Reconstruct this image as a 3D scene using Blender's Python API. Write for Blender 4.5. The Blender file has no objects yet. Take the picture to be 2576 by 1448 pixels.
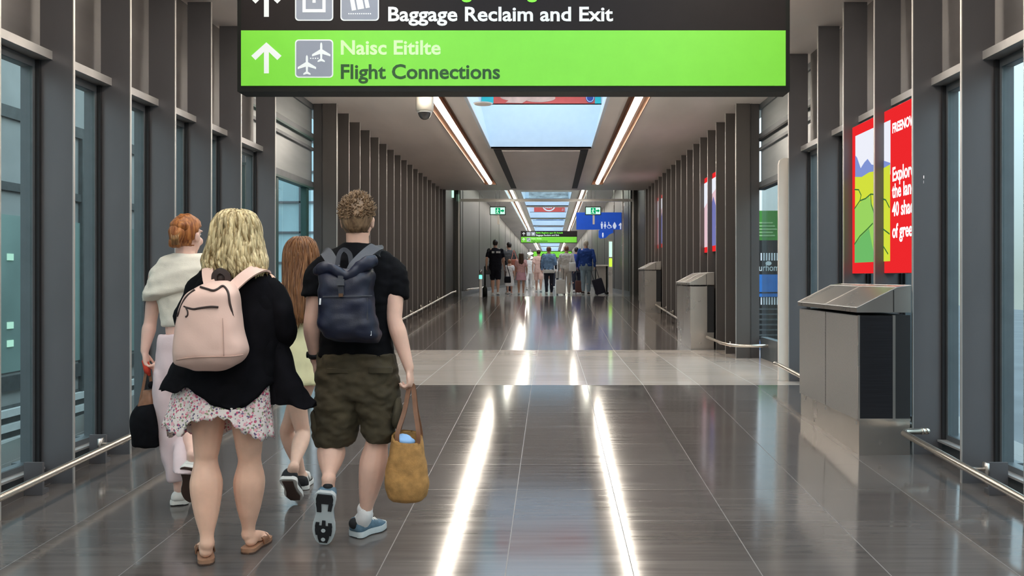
import bpy, bmesh, math, random
from mathutils import Vector, Matrix, noise
random.seed(7)
sc = bpy.context.scene
COL = sc.collection
PI = math.pi
# ------------------------------------------------------------------ camera
W_PX, H_PX = 2576.0, 1448.0
F, CX, CY, H = 2170.0, 1388.0, 697.0, 1.57
cam_d = bpy.data.cameras.new('camera')
cam = bpy.data.objects.new('camera', cam_d); COL.objects.link(cam)
cam.location = (0, 0, H); cam.rotation_euler = (PI/2, 0, 0)
cam_d.sensor_fit = 'HORIZONTAL'; cam_d.sensor_width = 36.0
cam_d.lens = 36.0*F/W_PX
cam_d.shift_x = -(CX-W_PX/2)/W_PX
cam_d.shift_y = (CY-H_PX/2)/W_PX
cam_d.clip_start = 0.05; cam_d.clip_end = 500
sc.camera = cam
# ------------------------------------------------------------------ world, exposure
sc.view_settings.view_transform = 'Standard'
sc.view_settings.look = 'None'
sc.view_settings.gamma = 1.0
sc.view_settings.use_curve_mapping = False
sc.view_settings.exposure = 0.68
w = bpy.data.worlds.new('sky'); sc.world = w; w.use_nodes = True
wn = w.node_tree.nodes; wl = w.node_tree.links
bg = wn['Background']
tc = wn.new('ShaderNodeTexCoord'); sx = wn.new('ShaderNodeSeparateXYZ')
cr = wn.new('ShaderNodeValToRGB')
wl.new(tc.outputs['Generated'], sx.inputs[0]); wl.new(sx.outputs['Z'], cr.inputs[0])
cr.color_ramp.elements[0].position = 0.0; cr.color_ramp.elements[0].color = (0.33, 0.375, 0.365, 1)
cr.color_ramp.elements[1].position = 0.6; cr.color_ramp.elements[1].color = (1.3, 1.62, 1.9, 1)
wl.new(cr.outputs[0], bg.inputs['Color']); bg.inputs['Strength'].default_value = 1.15

# ------------------------------------------------------------------ helpers
def fz(D):                       # floor height at depth D: ramp, landing, ramp, level
    s = 0.0447
    if D < 9.257: return s*D
    if D < 13.71: return 0.4138
    if D < 26.47: return 0.4138 + s*(D-13.71)
    return 0.984
def P(px, py, D):
    return Vector(((px-CX)*D/F, D, H-(py-CY)*D/F))

def M(name, col, rough=0.5, metal=0.0, var=0.12, scale=(8, 8, 8), bump=0.0, bscale=None, spec=0.5,
      emit=None, estr=0.0, sss=0.0, coat=0.0, rvar=0.0, sheen=0.0):
    m = bpy.data.materials.new(name); m.use_nodes = True
    n = m.node_tree.nodes; l = m.node_tree.links; b = n['Principled BSDF']
    c = tuple(col)+(1.0,)
    b.inputs['Base Color'].default_value = c
    b.inputs['Roughness'].default_value = rough
    b.inputs['Metallic'].default_value = metal
    b.inputs['Specular IOR Level'].default_value = spec
    if sheen: b.inputs['Sheen Weight'].default_value = sheen
    if sss:
        b.inputs['Subsurface Weight'].default_value = sss
        b.inputs['Subsurface Radius'].default_value = (0.012, 0.005, 0.003)
        b.inputs['Subsurface Scale'].default_value = 1.0
    if coat: b.inputs['Coat Weight'].default_value = coat
    if emit is not None:
        b.inputs['Emission Color'].default_value = tuple(emit)+(1.0,)
        b.inputs['Emission Strength'].default_value = estr
    t = n.new('ShaderNodeTexCoord'); mp = n.new('ShaderNodeMapping')
    mp.inputs['Scale'].default_value = scale
    l.new(t.outputs['Object'], mp.inputs[0])
    nz = n.new('ShaderNodeTexNoise'); nz.inputs['Scale'].default_value = 1.0; nz.inputs['Detail'].default_value = 5.0
    l.new(mp.outputs[0], nz.inputs['Vector'])
    if var:
        r = n.new('ShaderNodeValToRGB')
        r.color_ramp.elements[0].position = 0.3; r.color_ramp.elements[1].position = 0.7
        r.color_ramp.elements[0].color = tuple(max(0, x*(1-var)) for x in col)+(1,)
        r.color_ramp.elements[1].color = tuple(min(1, x*(1+var)) for x in col)+(1,)
        l.new(nz.outputs['Fac'], r.inputs[0]); l.new(r.outputs[0], b.inputs['Base Color'])
    if rvar:
        mr = n.new('ShaderNodeMapRange'); mr.inputs['To Min'].default_value = max(0, rough-rvar); mr.inputs['To Max'].default_value = rough+rvar
        l.new(nz.outputs['Fac'], mr.inputs['Value']); l.new(mr.outputs[0], b.inputs['Roughness'])
    if bump:
        nb = n.new('ShaderNodeTexNoise'); nb.inputs['Scale'].default_value = bscale or 200.0; nb.inputs['Detail'].default_value = 3
        l.new(t.outputs['Object'], nb.inputs['Vector'])
        bp = n.new('ShaderNodeBump'); bp.inputs['Strength'].default_value = bump; bp.inputs['Distance'].default_value = 0.004
        l.new(nb.outputs['Fac'], bp.inputs['Height']); l.new(bp.outputs[0], b.inputs['Normal'])
    return m

def glass(name, tint, refl=0.9, rough=0.02):
    m = bpy.data.materials.new(name); m.use_nodes = True
    n = m.node_tree.nodes; l = m.node_tree.links
    n.remove(n['Principled BSDF']); out = n['Material Output']
    tr = n.new('ShaderNodeBsdfTransparent'); tr.inputs[0].default_value = tuple(tint)+(1,)
    gl = n.new('ShaderNodeBsdfGlossy'); gl.inputs['Roughness'].default_value = rough
    gl.inputs['Color'].default_value = (refl, refl, refl, 1)
    lw = n.new('ShaderNodeLayerWeight'); lw.inputs['Blend'].default_value = 0.5
    pw = n.new('ShaderNodeMath'); pw.operation = 'POWER'; pw.inputs[1].default_value = 4.5; l.new(lw.outputs['Facing'], pw.inputs[0])
    fr = n.new('ShaderNodeMath'); fr.operation = 'MULTIPLY_ADD'; fr.inputs[1].default_value = 0.9; fr.inputs[2].default_value = 0.035; l.new(pw.outputs[0], fr.inputs[0])
    mx = n.new('ShaderNodeMixShader')
    l.new(fr.outputs[0], mx.inputs[0]); l.new(tr.outputs[0], mx.inputs[1]); l.new(gl.outputs[0], mx.inputs[2])
    l.new(mx.outputs[0], out.inputs[0])
    return m

def emit(name, col, strength):
    m = bpy.data.materials.new(name); m.use_nodes = True
    n = m.node_tree.nodes; l = m.node_tree.links
    n.remove(n['Principled BSDF'])
    e = n.new('ShaderNodeEmission'); e.inputs[0].default_value = tuple(col)+(1,); e.inputs[1].default_value = strength
    l.new(e.outputs[0], n['Material Output'].inputs[0])
    return m

class MB:
    def __init__(s): s.v = []; s.f = []; s.m = []; s.mi = 0
    def add(s, vs, fs):
        o = len(s.v); s.v += [Vector(v) for v in vs]
        s.f += [tuple(i+o for i in f) for f in fs]; s.m += [s.mi]*len(fs)
        return s
    def box(s, x0, x1, y0, y1, z0, z1):
        v = [(x, y, z) for z in (z0, z1) for y in (y0, y1) for x in (x0, x1)]
        return s.add(v, [(0,2,3,1),(4,5,7,6),(0,1,5,4),(2,6,7,3),(0,4,6,2),(1,3,7,5)])
    def quad(s, a, b, c, d): return s.add([a, b, c, d], [(0,1,2,3)])
    def prism(s, poly, d):       # poly: list of 3D points, extruded by vector d
        n = len(poly); d = Vector(d)
        v = [Vector(p) for p in poly]; v += [p+d for p in v]
        fs = [tuple(range(n-1, -1, -1)), tuple(range(n, 2*n))]
        fs += [(i, (i+1) % n, n+(i+1) % n, n+i) for i in range(n)]
        return s.add(v, fs)
    def rings(s, rs, cap=True, closed=True):
        n = len(rs[0]); v = [p for r in rs for p in r]; fs = []
        for k in range(len(rs)-1):
            for i in range(n if closed else n-1):
                j = (i+1) % n
                fs.append((k*n+i, k*n+j, (k+1)*n+j, (k+1)*n+i))
        if cap:
            fs.append(tuple(range(n-1, -1, -1))); b = (len(rs)-1)*n
            fs.append(tuple(range(b, b+n)))
        return s.add(v, fs)
    def tube(s, pts, r, n=10, cap=True, flat=None, up=None):
        pts = [Vector(p) for p in pts]; rr = r if isinstance(r, (list, tuple)) else [r]*len(pts)
        t0 = (pts[1]-pts[0]).normalized()
        u = Vector(up) if up is not None else (Vector((0,0,1)) if abs(t0.z) < .9 else Vector((0,1,0)))
        rs = []
        for i, p in enumerate(pts):
            a = pts[max(i-1, 0)]; b = pts[min(i+1, len(pts)-1)]
            t = (b-a); t = t.normalized() if t.length > 1e-9 else t0
            x = u.cross(t)
            if x.length < 1e-6: x = Vector((1,0,0)).cross(t)
            x.normalize(); y = t.cross(x).normalized(); u = y
            q = rr[i]; qa, qb = q if isinstance(q, (tuple, list)) else (q, q)
            rs.append([p + x*(qa*math.cos(2*PI*k/n)) + y*(qb*math.sin(2*PI*k/n)) for k in range(n)])
        return s.rings(rs, cap)
    def ball(s, c, r, n=16, m=10, ax=None):
        c = Vector(c); rx, ry, rz = r if isinstance(r, (tuple, list)) else (r, r, r)
        R = ax or Matrix.Identity(3); v = [c+R@Vector((0,0,-rz))]; fs = []
        for j in range(1, m):
            a = -PI/2+PI*j/m
            for i in range(n):
                b = 2*PI*i/n
                v.append(c+R@Vector((rx*math.cos(a)*math.cos(b), ry*math.cos(a)*math.sin(b), rz*math.sin(a))))
        v.append(c+R@Vector((0,0,rz))); L = len(v)-1
        for i in range(n): fs.append((0, 1+(i+1) % n, 1+i))
        for j in range(m-2):
            for i in range(n):
                p = 1+j*n; q = p+n; k = (i+1) % n
                fs.append((p+i, p+k, q+k, q+i))
        p = 1+(m-2)*n
        for i in range(n): fs.append((p+i, p+(i+1) % n, L))
        return s.add(v, fs)
    def cyl(s, c0, c1, r, n=20): return s.tube([c0, c1], r, n)
    def lathe(s, c, prof, n=24):
        c = Vector(c)
        return s.rings([[c+Vector((r*math.cos(2*PI*k/n), r*math.sin(2*PI*k/n), z)) for k in range(n)] for r, z in prof])
    def build(s, name, mats, parent=None, smooth=False, autos=None):
        mats = mats if isinstance(mats, (list, tuple)) else [mats]
        off = Vector((0,0,0)); q = parent
        while q is not None: off += q.location; q = q.parent
        me = bpy.data.meshes.new(name)
        me.from_pydata([tuple(v-off) for v in s.v], [], s.f)
        for m in mats: me.materials.append(m)
        for p, k in zip(me.polygons, s.m): p.material_index = k; p.use_smooth = smooth
        me.update()
        if autos is not None:
            me.polygons.foreach_set('use_smooth', [True]*len(me.polygons)); me.set_sharp_from_angle(angle=autos)
        o = bpy.data.objects.new(name, me); COL.objects.link(o)
        if parent is not None: o.parent = parent
        return o

def tag(o, label=None, cat=None, group=None, kind=None):
    if label: o['label'] = label
    if cat: o['category'] = cat
    if group: o['group'] = group
    if kind: o['kind'] = kind
    return o
def thing(name, label, cat, loc, group=None):
    o = bpy.data.objects.new(name, None); COL.objects.link(o); o.location = Vector(loc); o.empty_display_size = .1
    return tag(o, label, cat, group)
def struct(o): o['kind'] = 'structure'; return o
def sthing(name, loc):
    o = bpy.data.objects.new(name, None); COL.objects.link(o); o.location = Vector(loc); return struct(o)
def copy_tree(o, parent=None):
    c = o.copy(); COL.objects.link(c)
    if parent is not None: c.parent = parent
    for ch in list(o.children): copy_tree(ch, c)
    return c
ORD = ['first','second','third','fourth','fifth','sixth','seventh','eighth','ninth','tenth','eleventh','twelfth','thirteenth','fourteenth','fifteenth','sixteenth','seventeenth','eighteenth','nineteenth','twentieth']

def text_obj(name, s, size, mat, parent, loc, bold=0.0, sxx=1.0, rot=(PI/2, 0, 0), width=None, align='LEFT', ext=0.0008):
    cu = bpy.data.curves.new(name, 'FONT'); cu.body = s; cu.size = size; cu.extrude = ext; cu.offset = bold
    cu.align_x = align; cu.resolution_u = 3
    o = bpy.data.objects.new(name, cu); COL.objects.link(o)
    dg = bpy.context.evaluated_depsgraph_get(); dg.update()
    me = bpy.data.meshes.new_from_object(o.evaluated_get(dg)); me.name = name
    bpy.data.objects.remove(o); bpy.data.curves.remove(cu)
    xs = [v.co.x for v in me.vertices] or [0, 1]
    k = sxx
    if width: k = width/(max(xs)-min(xs))
    x0 = min(xs) if width else 0
    for v in me.vertices: v.co.x = (v.co.x-x0)*k
    me.materials.clear(); me.materials.append(mat)
    t = bpy.data.objects.new(name, me); COL.objects.link(t)
    off = Vector((0,0,0)); q = parent
    while q is not None: off += q.location; q = q.parent
    t.parent = parent; t.location = Vector(loc)-off; t.rotation_euler = rot
    return t
# ------------------------------------------------------------------ materials of the building
m_fin = M('dark painted steel', (0.135,0.130,0.137), 0.42, 0.35, 0.08, (3,3,1.2), rvar=0.06)
m_edge = M('pale edge metal', (0.50,0.48,0.46), 0.38, 0.55, 0.05)  # on the fins its paleness stands for ceiling light; also cabinet edging
m_ceil = M('anodised ceiling panel', (0.88,0.80,0.745), 0.40, 0.12, 0.10, (1.1,0.35,1), rvar=0.08)
m_white = M('white ceiling paint', (0.80,0.79,0.78), 0.6, 0, 0.03)
m_backp = M('grey brown spandrel panel', (0.115,0.104,0.10), 0.45, 0.3, 0.20, (0.8,0.8,5), rvar=0.08)
m_bar = M('brushed transom metal', (0.42,0.40,0.385), 0.4, 0.5, 0.06)
m_dark = M('black gasket', (0.012,0.012,0.014), 0.6, 0, 0.1)
m_frame = M('window frame grey', (0.13,0.14,0.15), 0.45, 0.4, 0.08)
m_steel = M('brushed stainless steel', (0.60,0.56,0.52), 0.28, 0.9, 0.05, (2,2,2), rvar=0.03)
m_rail = M('satin steel rail', (0.72,0.64,0.55), 0.25, 0.95, 0.04)
m_copper = M('copper lined light channel', (0.13,0.055,0.025), 0.4, 0.5, 0.06)
m_lamp2 = emit('far lamp glow', (1.0,0.92,0.80), 17.0)
m_lamp = emit('warm lamp glow', (1.0,0.90,0.76), 27.0)
m_glassL = glass('smoky window glass', (0.84,0.89,0.87))
m_glassR = glass('clear window glass', (0.88,0.95,0.95))
m_clear = glass('clear partition glass', (0.93,0.96,0.95))

def floor_mat(name, c0, c1, joint, rough, streak):
    m = bpy.data.materials.new(name); m.use_nodes = True
    n = m.node_tree.nodes; l = m.node_tree.links; b = n['Principled BSDF']
    t = n.new('ShaderNodeTexCoord'); s = n.new('ShaderNodeSeparateXYZ'); l.new(t.outputs['Object'], s.inputs[0])
    def mth(op, a, v=None, c=None):
        q = n.new('ShaderNodeMath'); q.operation = op
        for i, z in enumerate((a, v, c)):
            if z is None: continue
            if isinstance(z, (int, float)): q.inputs[i].default_value = z
            else: l.new(z, q.inputs[i])
        return q.outputs[0]
    gx = mth('DIVIDE', mth('ADD', s.outputs['X'], 0.22+60), 0.6)
    gy = mth('DIVIDE', mth('ADD', s.outputs['Y'], 60.0), 0.6)
    lx = mth('LESS_THAN', mth('FRACT', gx), 0.009)
    ly = mth('MULTIPLY', mth('LESS_THAN', mth('FRACT', gy), 0.009), 0.35)
    ln = mth('MAXIMUM', lx, ly)
    cb = n.new('ShaderNodeCombineXYZ'); l.new(mth('FLOOR', gx), cb.inputs[0]); l.new(mth('FLOOR', gy), cb.inputs[1])
    wn_ = n.new('ShaderNodeTexWhiteNoise'); wn_.noise_dimensions = '2D'; l.new(cb.outputs[0], wn_.inputs['Vector'])
    mp = n.new('ShaderNodeMapping'); mp.inputs['Scale'].default_value = (1.6, 26, 1); l.new(t.outputs['Object'], mp.inputs[0])
    ad = n.new('ShaderNodeVectorMath'); ad.operation = 'ADD'; l.new(mp.outputs[0], ad.inputs[0])
    ml = n.new('ShaderNodeVectorMath'); ml.operation = 'SCALE'; ml.inputs['Scale'].default_value = 13.0
    l.new(cb.outputs[0], ml.inputs[0]); l.new(ml.outputs[0], ad.inputs[1])
    nz = n.new('ShaderNodeTexNoise'); nz.inputs['Scale'].default_value = 1.0; nz.inputs['Detail'].default_value = 6
    l.new(ad.outputs[0], nz.inputs['Vector'])
    fac = mth('ADD', mth('MULTIPLY', nz.outputs['Fac'], 0.75), mth('MULTIPLY', wn_.outputs['Value'], 0.30))
    r = n.new('ShaderNodeValToRGB'); r.color_ramp.elements[0].position = 0.3; r.color_ramp.elements[1].position = 0.8
    r.color_ramp.elements[0].color = tuple(c0)+(1,); r.color_ramp.elements[1].color = tuple(c1)+(1,)
    l.new(fac, r.inputs[0])
    mx = n.new('ShaderNodeMix'); mx.data_type = 'RGBA'
    l.new(ln, mx.inputs[0]); l.new(r.outputs[0], mx.inputs[6]); mx.inputs[7].default_value = tuple(joint)+(1,)
    l.new(mx.outputs[2], b.inputs['Base Color'])
    rg = mth('ADD', rough, mth('MULTIPLY', nz.outputs['Fac'], streak))
    l.new(mth('ADD', rg, mth('MULTIPLY', ln, 0.3)), b.inputs['Roughness'])
    b.inputs['Specular IOR Level'].default_value = 0.55
    return m
m_floor = floor_mat('dark polished porcelain tile', (0.084,0.071,0.065), (0.128,0.110,0.101), (0.165,0.148,0.138), 0.06, 0.11)
m_land = floor_mat('pale stone tile', (0.50,0.42,0.36), (0.66,0.57,0.50), (0.42,0.37,0.33), 0.07, 0.10)
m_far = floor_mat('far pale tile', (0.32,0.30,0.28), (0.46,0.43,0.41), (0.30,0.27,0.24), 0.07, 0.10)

XL, XR, ZC = -3.07, 2.63, 4.05
NEAR0, NEAR1, FAR0, FAR1, C0, C1 = -6.0, 9.6, 12.3, 24.3, 25.6, 110.0
# ------------------------------------------------------------------ floor
b = MB()
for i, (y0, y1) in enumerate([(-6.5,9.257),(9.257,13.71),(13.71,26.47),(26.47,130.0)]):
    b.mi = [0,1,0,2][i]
    x0, x1 = (-4.2, 3.6) if i < 3 else (-6, 6)
    z0, z1 = fz(y0), fz(y1)
    v = [(x0,y0,z0),(x1,y0,z0),(x1,y1,z1),(x0,y1,z1)]
    v += [(x,y,z-0.25) for x,y,z in v]
    b.add(v, [(0,1,2,3),(7,6,5,4),(0,4,5,1),(1,5,6,2),(2,6,7,3),(3,7,4,0)])
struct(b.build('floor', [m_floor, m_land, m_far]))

# ------------------------------------------------------------------ ceilings with skylight openings and light channels
XS0, XS1 = -1.17, 0.76            # skylight trough
LX = (-1.63, 1.21)                # light channel centres
LW = 0.155                         # half width of a channel
def ceiling(name, x0, x1, y0, y1, z, troughs, chan, th=0.03):
    xs = sorted({x0, x1, XS0, XS1, LX[0]-LW, LX[0]+LW, LX[1]-LW, LX[1]+LW})
    ys = {y0, y1}
    for a, c in troughs: ys |= {a, c}
    for a, c in chan: ys |= {a, c}
    ys = sorted(ys); b = MB()
    for i in range(len(xs)-1):
        for j in range(len(ys)-1):
            xm, ym = (xs[i]+xs[i+1])/2, (ys[j]+ys[j+1])/2
            if XS0 < xm < XS1 and any(a < ym < c for a, c in troughs): continue
            if any(abs(xm-q) < LW for q in LX) and any(a < ym < c for a, c in chan): continue
            b.box(xs[i], xs[i+1], ys[j], ys[j+1], z, z+th)
    o = struct(b.build(name, m_ceil)); return o
TA = [(-5.0, 8.3), (10.6, 16.6)]
CHA = [(-5.5, 9.2), (10.3, 23.1)]
TC = [(27.5,32.0),(33.0,39.5),(40.3,47.8),(48.6,54.8),(55.6,62.0),(62.8,70.0),(70.8,80.0),(81,92),(93,108)]
CHC = [(27.0, 108.0)]
ZCC = 4.83
ceiling('ceiling', -3.75, 3.25, -6.5, FAR1, ZC, TA, CHA)
ceiling('ceiling', -3.2, 3.2, FAR1+0.3, C1, ZCC, TC, CHC)  # far hall
# bulkhead where the ceiling steps up, and side blocks
b = MB(); b.box(-3.75, 3.25, FAR1, FAR1+0.3, ZC, ZCC+0.22); struct(b.build('trim_1', m_ceil))
# skylight troughs: white splayed linings, glass on top
m_lin = M('white skylight lining', (0.76,0.81,0.86), 0.55, 0, 0.02)
m_sky = glass('skylight glass', (0.92,0.97,1.0), 0.5)
def trough(y0, y1, z, h, splay, tl):
    b = MB(); t = z+0.0; T = z+h; s = splay; th = .04
    lo = [(XS0,y0,t),(XS1,y0,t),(XS1,y1,t),(XS0,y1,t)]
    hi = [(XS0-s,y0-s*.3,T),(XS1+s,y0-s*.3,T),(XS1+s,y1,T),(XS0-s,y1,T)]
    for k in range(4):
        a, c, d, e = Vector(lo[k]), Vector(lo[(k+1)%4]), Vector(hi[(k+1)%4]), Vector(hi[k])
        nrm = (c-a).cross(e-a).normalized()*-th
        nrm = -nrm if (Vector(((XS0+XS1)/2,(y0+y1)/2,t))-a).dot(nrm) > 0 else nrm
        b.prism([a,c,d,e], nrm)
    # upper shaft
    U = T+tl
    b.box(XS0-s-th, XS0-s, y0-s*.3, y1+.5, T, U); b.box(XS1+s, XS1+s+th, y0-s*.3, y1+.5, T, U)
    b.box(XS0-s, XS1+s, y0-s*.3-th, y0-s*.3, T, U); b.box(XS0-s, XS1+s, y1+.36, y1+.40, T, U)
    b.box(XS0-s, XS1+s, y1, y1+.36, T-.02, T)
    struct(b.build('trim_2', m_lin))
    g = MB(); g.box(XS0-s, XS1+s, y0-s*.3, y1+.36, U-.02, U); o = g.build('window_1', m_sky); struct(o)
trough(TA[0][0], TA[0][1], ZC, .86, .2, .7)
trough(TA[1][0], TA[1][1], ZC, .86, .2, .7)
for a, c in TC: trough(a, c, ZCC, .36, .05, .55)
# dark slots and plain panel between skylight and bulkhead
b = MB(); b.box(-1.13,-0.98,16.75,24.0,ZC-.012,ZC-.004); b.box(.56,.71,16.75,24.0,ZC-.012,ZC-.004); b.box(-1.13,.71,16.68,16.76,ZC-.012,ZC-.004)
struct(b.build('trim_3', m_dark))
b = MB(); b.box(-.97,.55,16.78,24.1,ZC-.03,ZC-.002); tag(b.build('ceiling_panel', m_ceil), 'flat grey metal ceiling access panel between two black slots beyond the bright skylight', 'ceiling panel')
# copper lined channels with lamps
def light_run(label, x, y0, y1, z, seg):
    o = thing('linear_ceiling_light', label, 'ceiling light', (x, y0, z))
    b = MB(); t = .012
    b.box(x-LW, x-LW+t, y0, y1, z-.004, z+.12); b.box(x+LW-t, x+LW, y0, y1, z-.004, z+.12)
    b.box(x-LW+t, x+LW-t, y0, y1, z+.11, z+.12); b.box(x-LW+t, x+LW-t, y0, y0+t, z, z+.11); b.box(x-LW+t, x+LW-t, y1-t, y1, z, z+.11)
    b.build('copper_channel', m_copper, o)
    y = y0+.25
    while y < y1-.3:
        e = min(y+seg, y1-.25); q = MB()
        r = .048; n = 8
        q.rings([[Vector((x+r*math.cos(PI+PI*k/n), yy, z+.010+.036*math.sin(PI+PI*k/n))) for k in range(n+1)]+[Vector((x+r, yy, z+.022)), Vector((x-r, yy, z+.022))] for yy in (y+.022, e-.022)])
        lt = q.build('lamp_tube', m_lamp if z < 4.5 else m_lamp2, o); y = e
        q = MB(); q.box(x-.056, x+.056, lt.data.vertices[0].co.y+y0-.015, e-.012, z+.0225, z+.10); q.build('lamp_housing', m_copper, o)
    return o
light_run('long warm strip light on the left of the ceiling, overhead in the near hall', LX[0], CHA[0][0], CHA[0][1], ZC, 1.5)
light_run('long warm strip light on the right of the ceiling, overhead in the near hall', LX[1], CHA[0][0], CHA[0][1], ZC, 1.5)
light_run('copper channel strip light left of the big white skylight, behind the dome camera', LX[0], CHA[1][0], CHA[1][1], ZC, 1.5)
light_run('copper channel strip light right of the big white skylight', LX[1], CHA[1][0], CHA[1][1], ZC, 1.5)
light_run('far thin strip light descending to the left of the distant ceiling banners', LX[0]+.1, CHC[0][0], CHC[0][1], ZCC, 7.5)
light_run('far thin strip light descending to the right of the distant ceiling banners', LX[1]-.03, CHC[0][0], CHC[0][1], ZCC, 7.5)
# banners in the skylights
m_red = M('red banner print', (0.70,0.085,0.06), 0.5, 0, 0.05)
m_teal = M('teal banner print', (0.03,0.50,0.50), 0.5, 0, 0.05)
m_skinp = M('printed hand tone', (0.72,0.40,0.30), 0.5, 0, 0.15, (6,6,6))
m_wht = M('plain white print', (0.85,0.85,0.85), 0.5, 0, 0.02)
m_navy = M('navy print', (0.03,0.06,0.28), 0.5, 0, 0.05)
def ellip(b, cx, y, cz, rx, rz, d=.002, n=28):
    b.prism([(cx+rx*math.cos(2*PI*k/n), y, cz+rz*math.sin(2*PI*k/n)) for k in range(n)], (0,-d,0))
def banner(name, label, y, x0, x1, z0, z1, style):
    o = thing(name, label, 'banner', ((x0+x1)/2, y, z0))
    base = {'hands': m_teal, 'red': m_red}.get(style) or M('banner '+style, {'grey': (0.42,0.43,0.42), 'blue': (0.20,0.26,0.42), 'dark': (0.05,0.08,0.22)}[style], 0.5, 0, 0.6, (3,3,9))
    b = MB(); b.box(x0, x1, y, y+.02, z0, z1); b.build('banner_sheet', base, o)
    wd = x1-x0; y -= .001
    if style == 'hands':
        b = MB(); b.box(x0+wd*.1, x1-wd*.05, y-.002, y, z0+.01, z1-.01); b.build('red_print', m_red, o)
        b = MB(); ellip(b, x0+wd*.30, y-.003, z0+.16, wd*.15, .10); ellip(b, x0+wd*.48, y-.0055, z0+.12, wd*.14, .08)
        b.prism([(x0+wd*.2,y-.008,z0+.03),(x0+wd*.34,y-.008,z0+.02),(x0+wd*.44,y-.008,z0+.15),(x0+wd*.3,y-.008,z0+.2)], (0,-.002,0))
        b.build('hands_print', m_skinp, o)
        b = MB(); ellip(b, x1-wd*.09, y-.006, z0+.13, .085, .10); b.build('round_logo', m_navy, o)
        b = MB()
        for k in range(14):
            a = -.2*PI*0+2*PI*k/14; c = 2*PI*(k+1)/14
            b.prism([(x1-wd*.09+r*math.cos(q), y-.009, z0+.13+r*1.15*math.sin(q)) for q, r in ((a,.075),(c,.075),(c,.066),(a,.066))], (0,-.001,0))
        b.build('logo_ring', m_wht, o)
    if style == 'red':
        b = MB(); cx, cz = (x0+x1)/2-.03, z0+.34
        for k in range(16):
            a = PI+PI*k/16; c = PI+PI*(k+1)/16
            b.prism([(cx+r*math.cos(q), y-.002, cz+r*.85*math.sin(q)) for q, r in ((a,.36),(c,.36),(c,.29),(a,.29))], (0,-.002,0))
        b.build('white_arc', m_wht, o)
        b = MB()
        for k in range(4): b.box(cx-.2+.1*k, cx-.13+.1*k, y-.004, y, z0+.20, z0+.27)
        b.build('white_lettering', m_wht, o); b = MB()
        b.box(x1-.17, x1-.06, y-.004, y, z0+.08, z0+.10); b.box(x1-.14, x1-.06, y-.004, y, z0+.14, z0+.16)
        b.build('small_print', m_wht, o)
banner('skylight_banner', 'teal and red banner with printed hands above the big white skylight panel', 16.72, -1.36, .95, ZC+.87, ZC+1.45, 'hands')
banner('skylight_banner', 'pale grey picture banner, highest of the far ceiling banners', TC[1][1]+.1, -1.05, .75, ZCC+.37, ZCC+.85, 'grey')
banner('skylight_banner', 'orange red banner with a white arc in the far ceiling', TC[2][1]+.1, -.98, .72, ZCC+.37, ZCC+.85, 'red')
banner('skylight_banner', 'blue grey banner just below the orange red banner in the far ceiling', TC[3][1]+.1, -1.0, .72, ZCC+.37, ZCC+.85, 'blue')
banner('skylight_banner', 'dark blue banner directly above the small far green sign', TC[4][1]+.1, -1.0, .72, ZCC+.37, ZCC+.85, 'dark')

# ------------------------------------------------------------------ fins
m_fin2 = M('dark bronze steel', (0.105,0.093,0.088), 0.42, 0.3, 0.08, (3,3,1.2), rvar=0.06)
def fin(label, xf, d, y, z1, group=None, t=.02, m=None):
    sg = 1 if xf > 0 else -1
    o = thing('wall_fin', label, 'fin', (xf, y, fz(y)), group)
    z0 = fz(y); xb = xf+sg*d
    b = MB(); b.box(min(xf+sg*.006, xb), max(xf+sg*.006, xb), y, y+t, z0, z1); b.build('blade', m or m_fin, o)
    b = MB(); b.box(min(xf, xf+sg*.006), max(xf, xf+sg*.006), y, y+t, z0, z1); b.build('lit_edge', m_edge, o)  # front edge of the fin, coloured paler as if catching the ceiling lamps
    return o
ND = [4.79+.747*k for k in range(-1, 6)]+[9.58]
for k, y in enumerate(ND):
    for sd, x, cnt in (('left', XL, 8), ('right', XR, 8)):
        fin('%s dark full height fin before the opening, counted back along the near %s wall' % (ORD[len(ND)-1-k], sd), x, .215, y, ZC)
FD = [12.32+.747*k for k in range(17)]
for k, y in enumerate(FD):
    for sd, x in (('left', XL), ('right', XR)):
        fin('%s dark brown grey fin beyond the opening, on the far corridor\'s %s wall' % (ORD[k], sd), x, .2, y, ZC, m=m_fin2)

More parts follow.
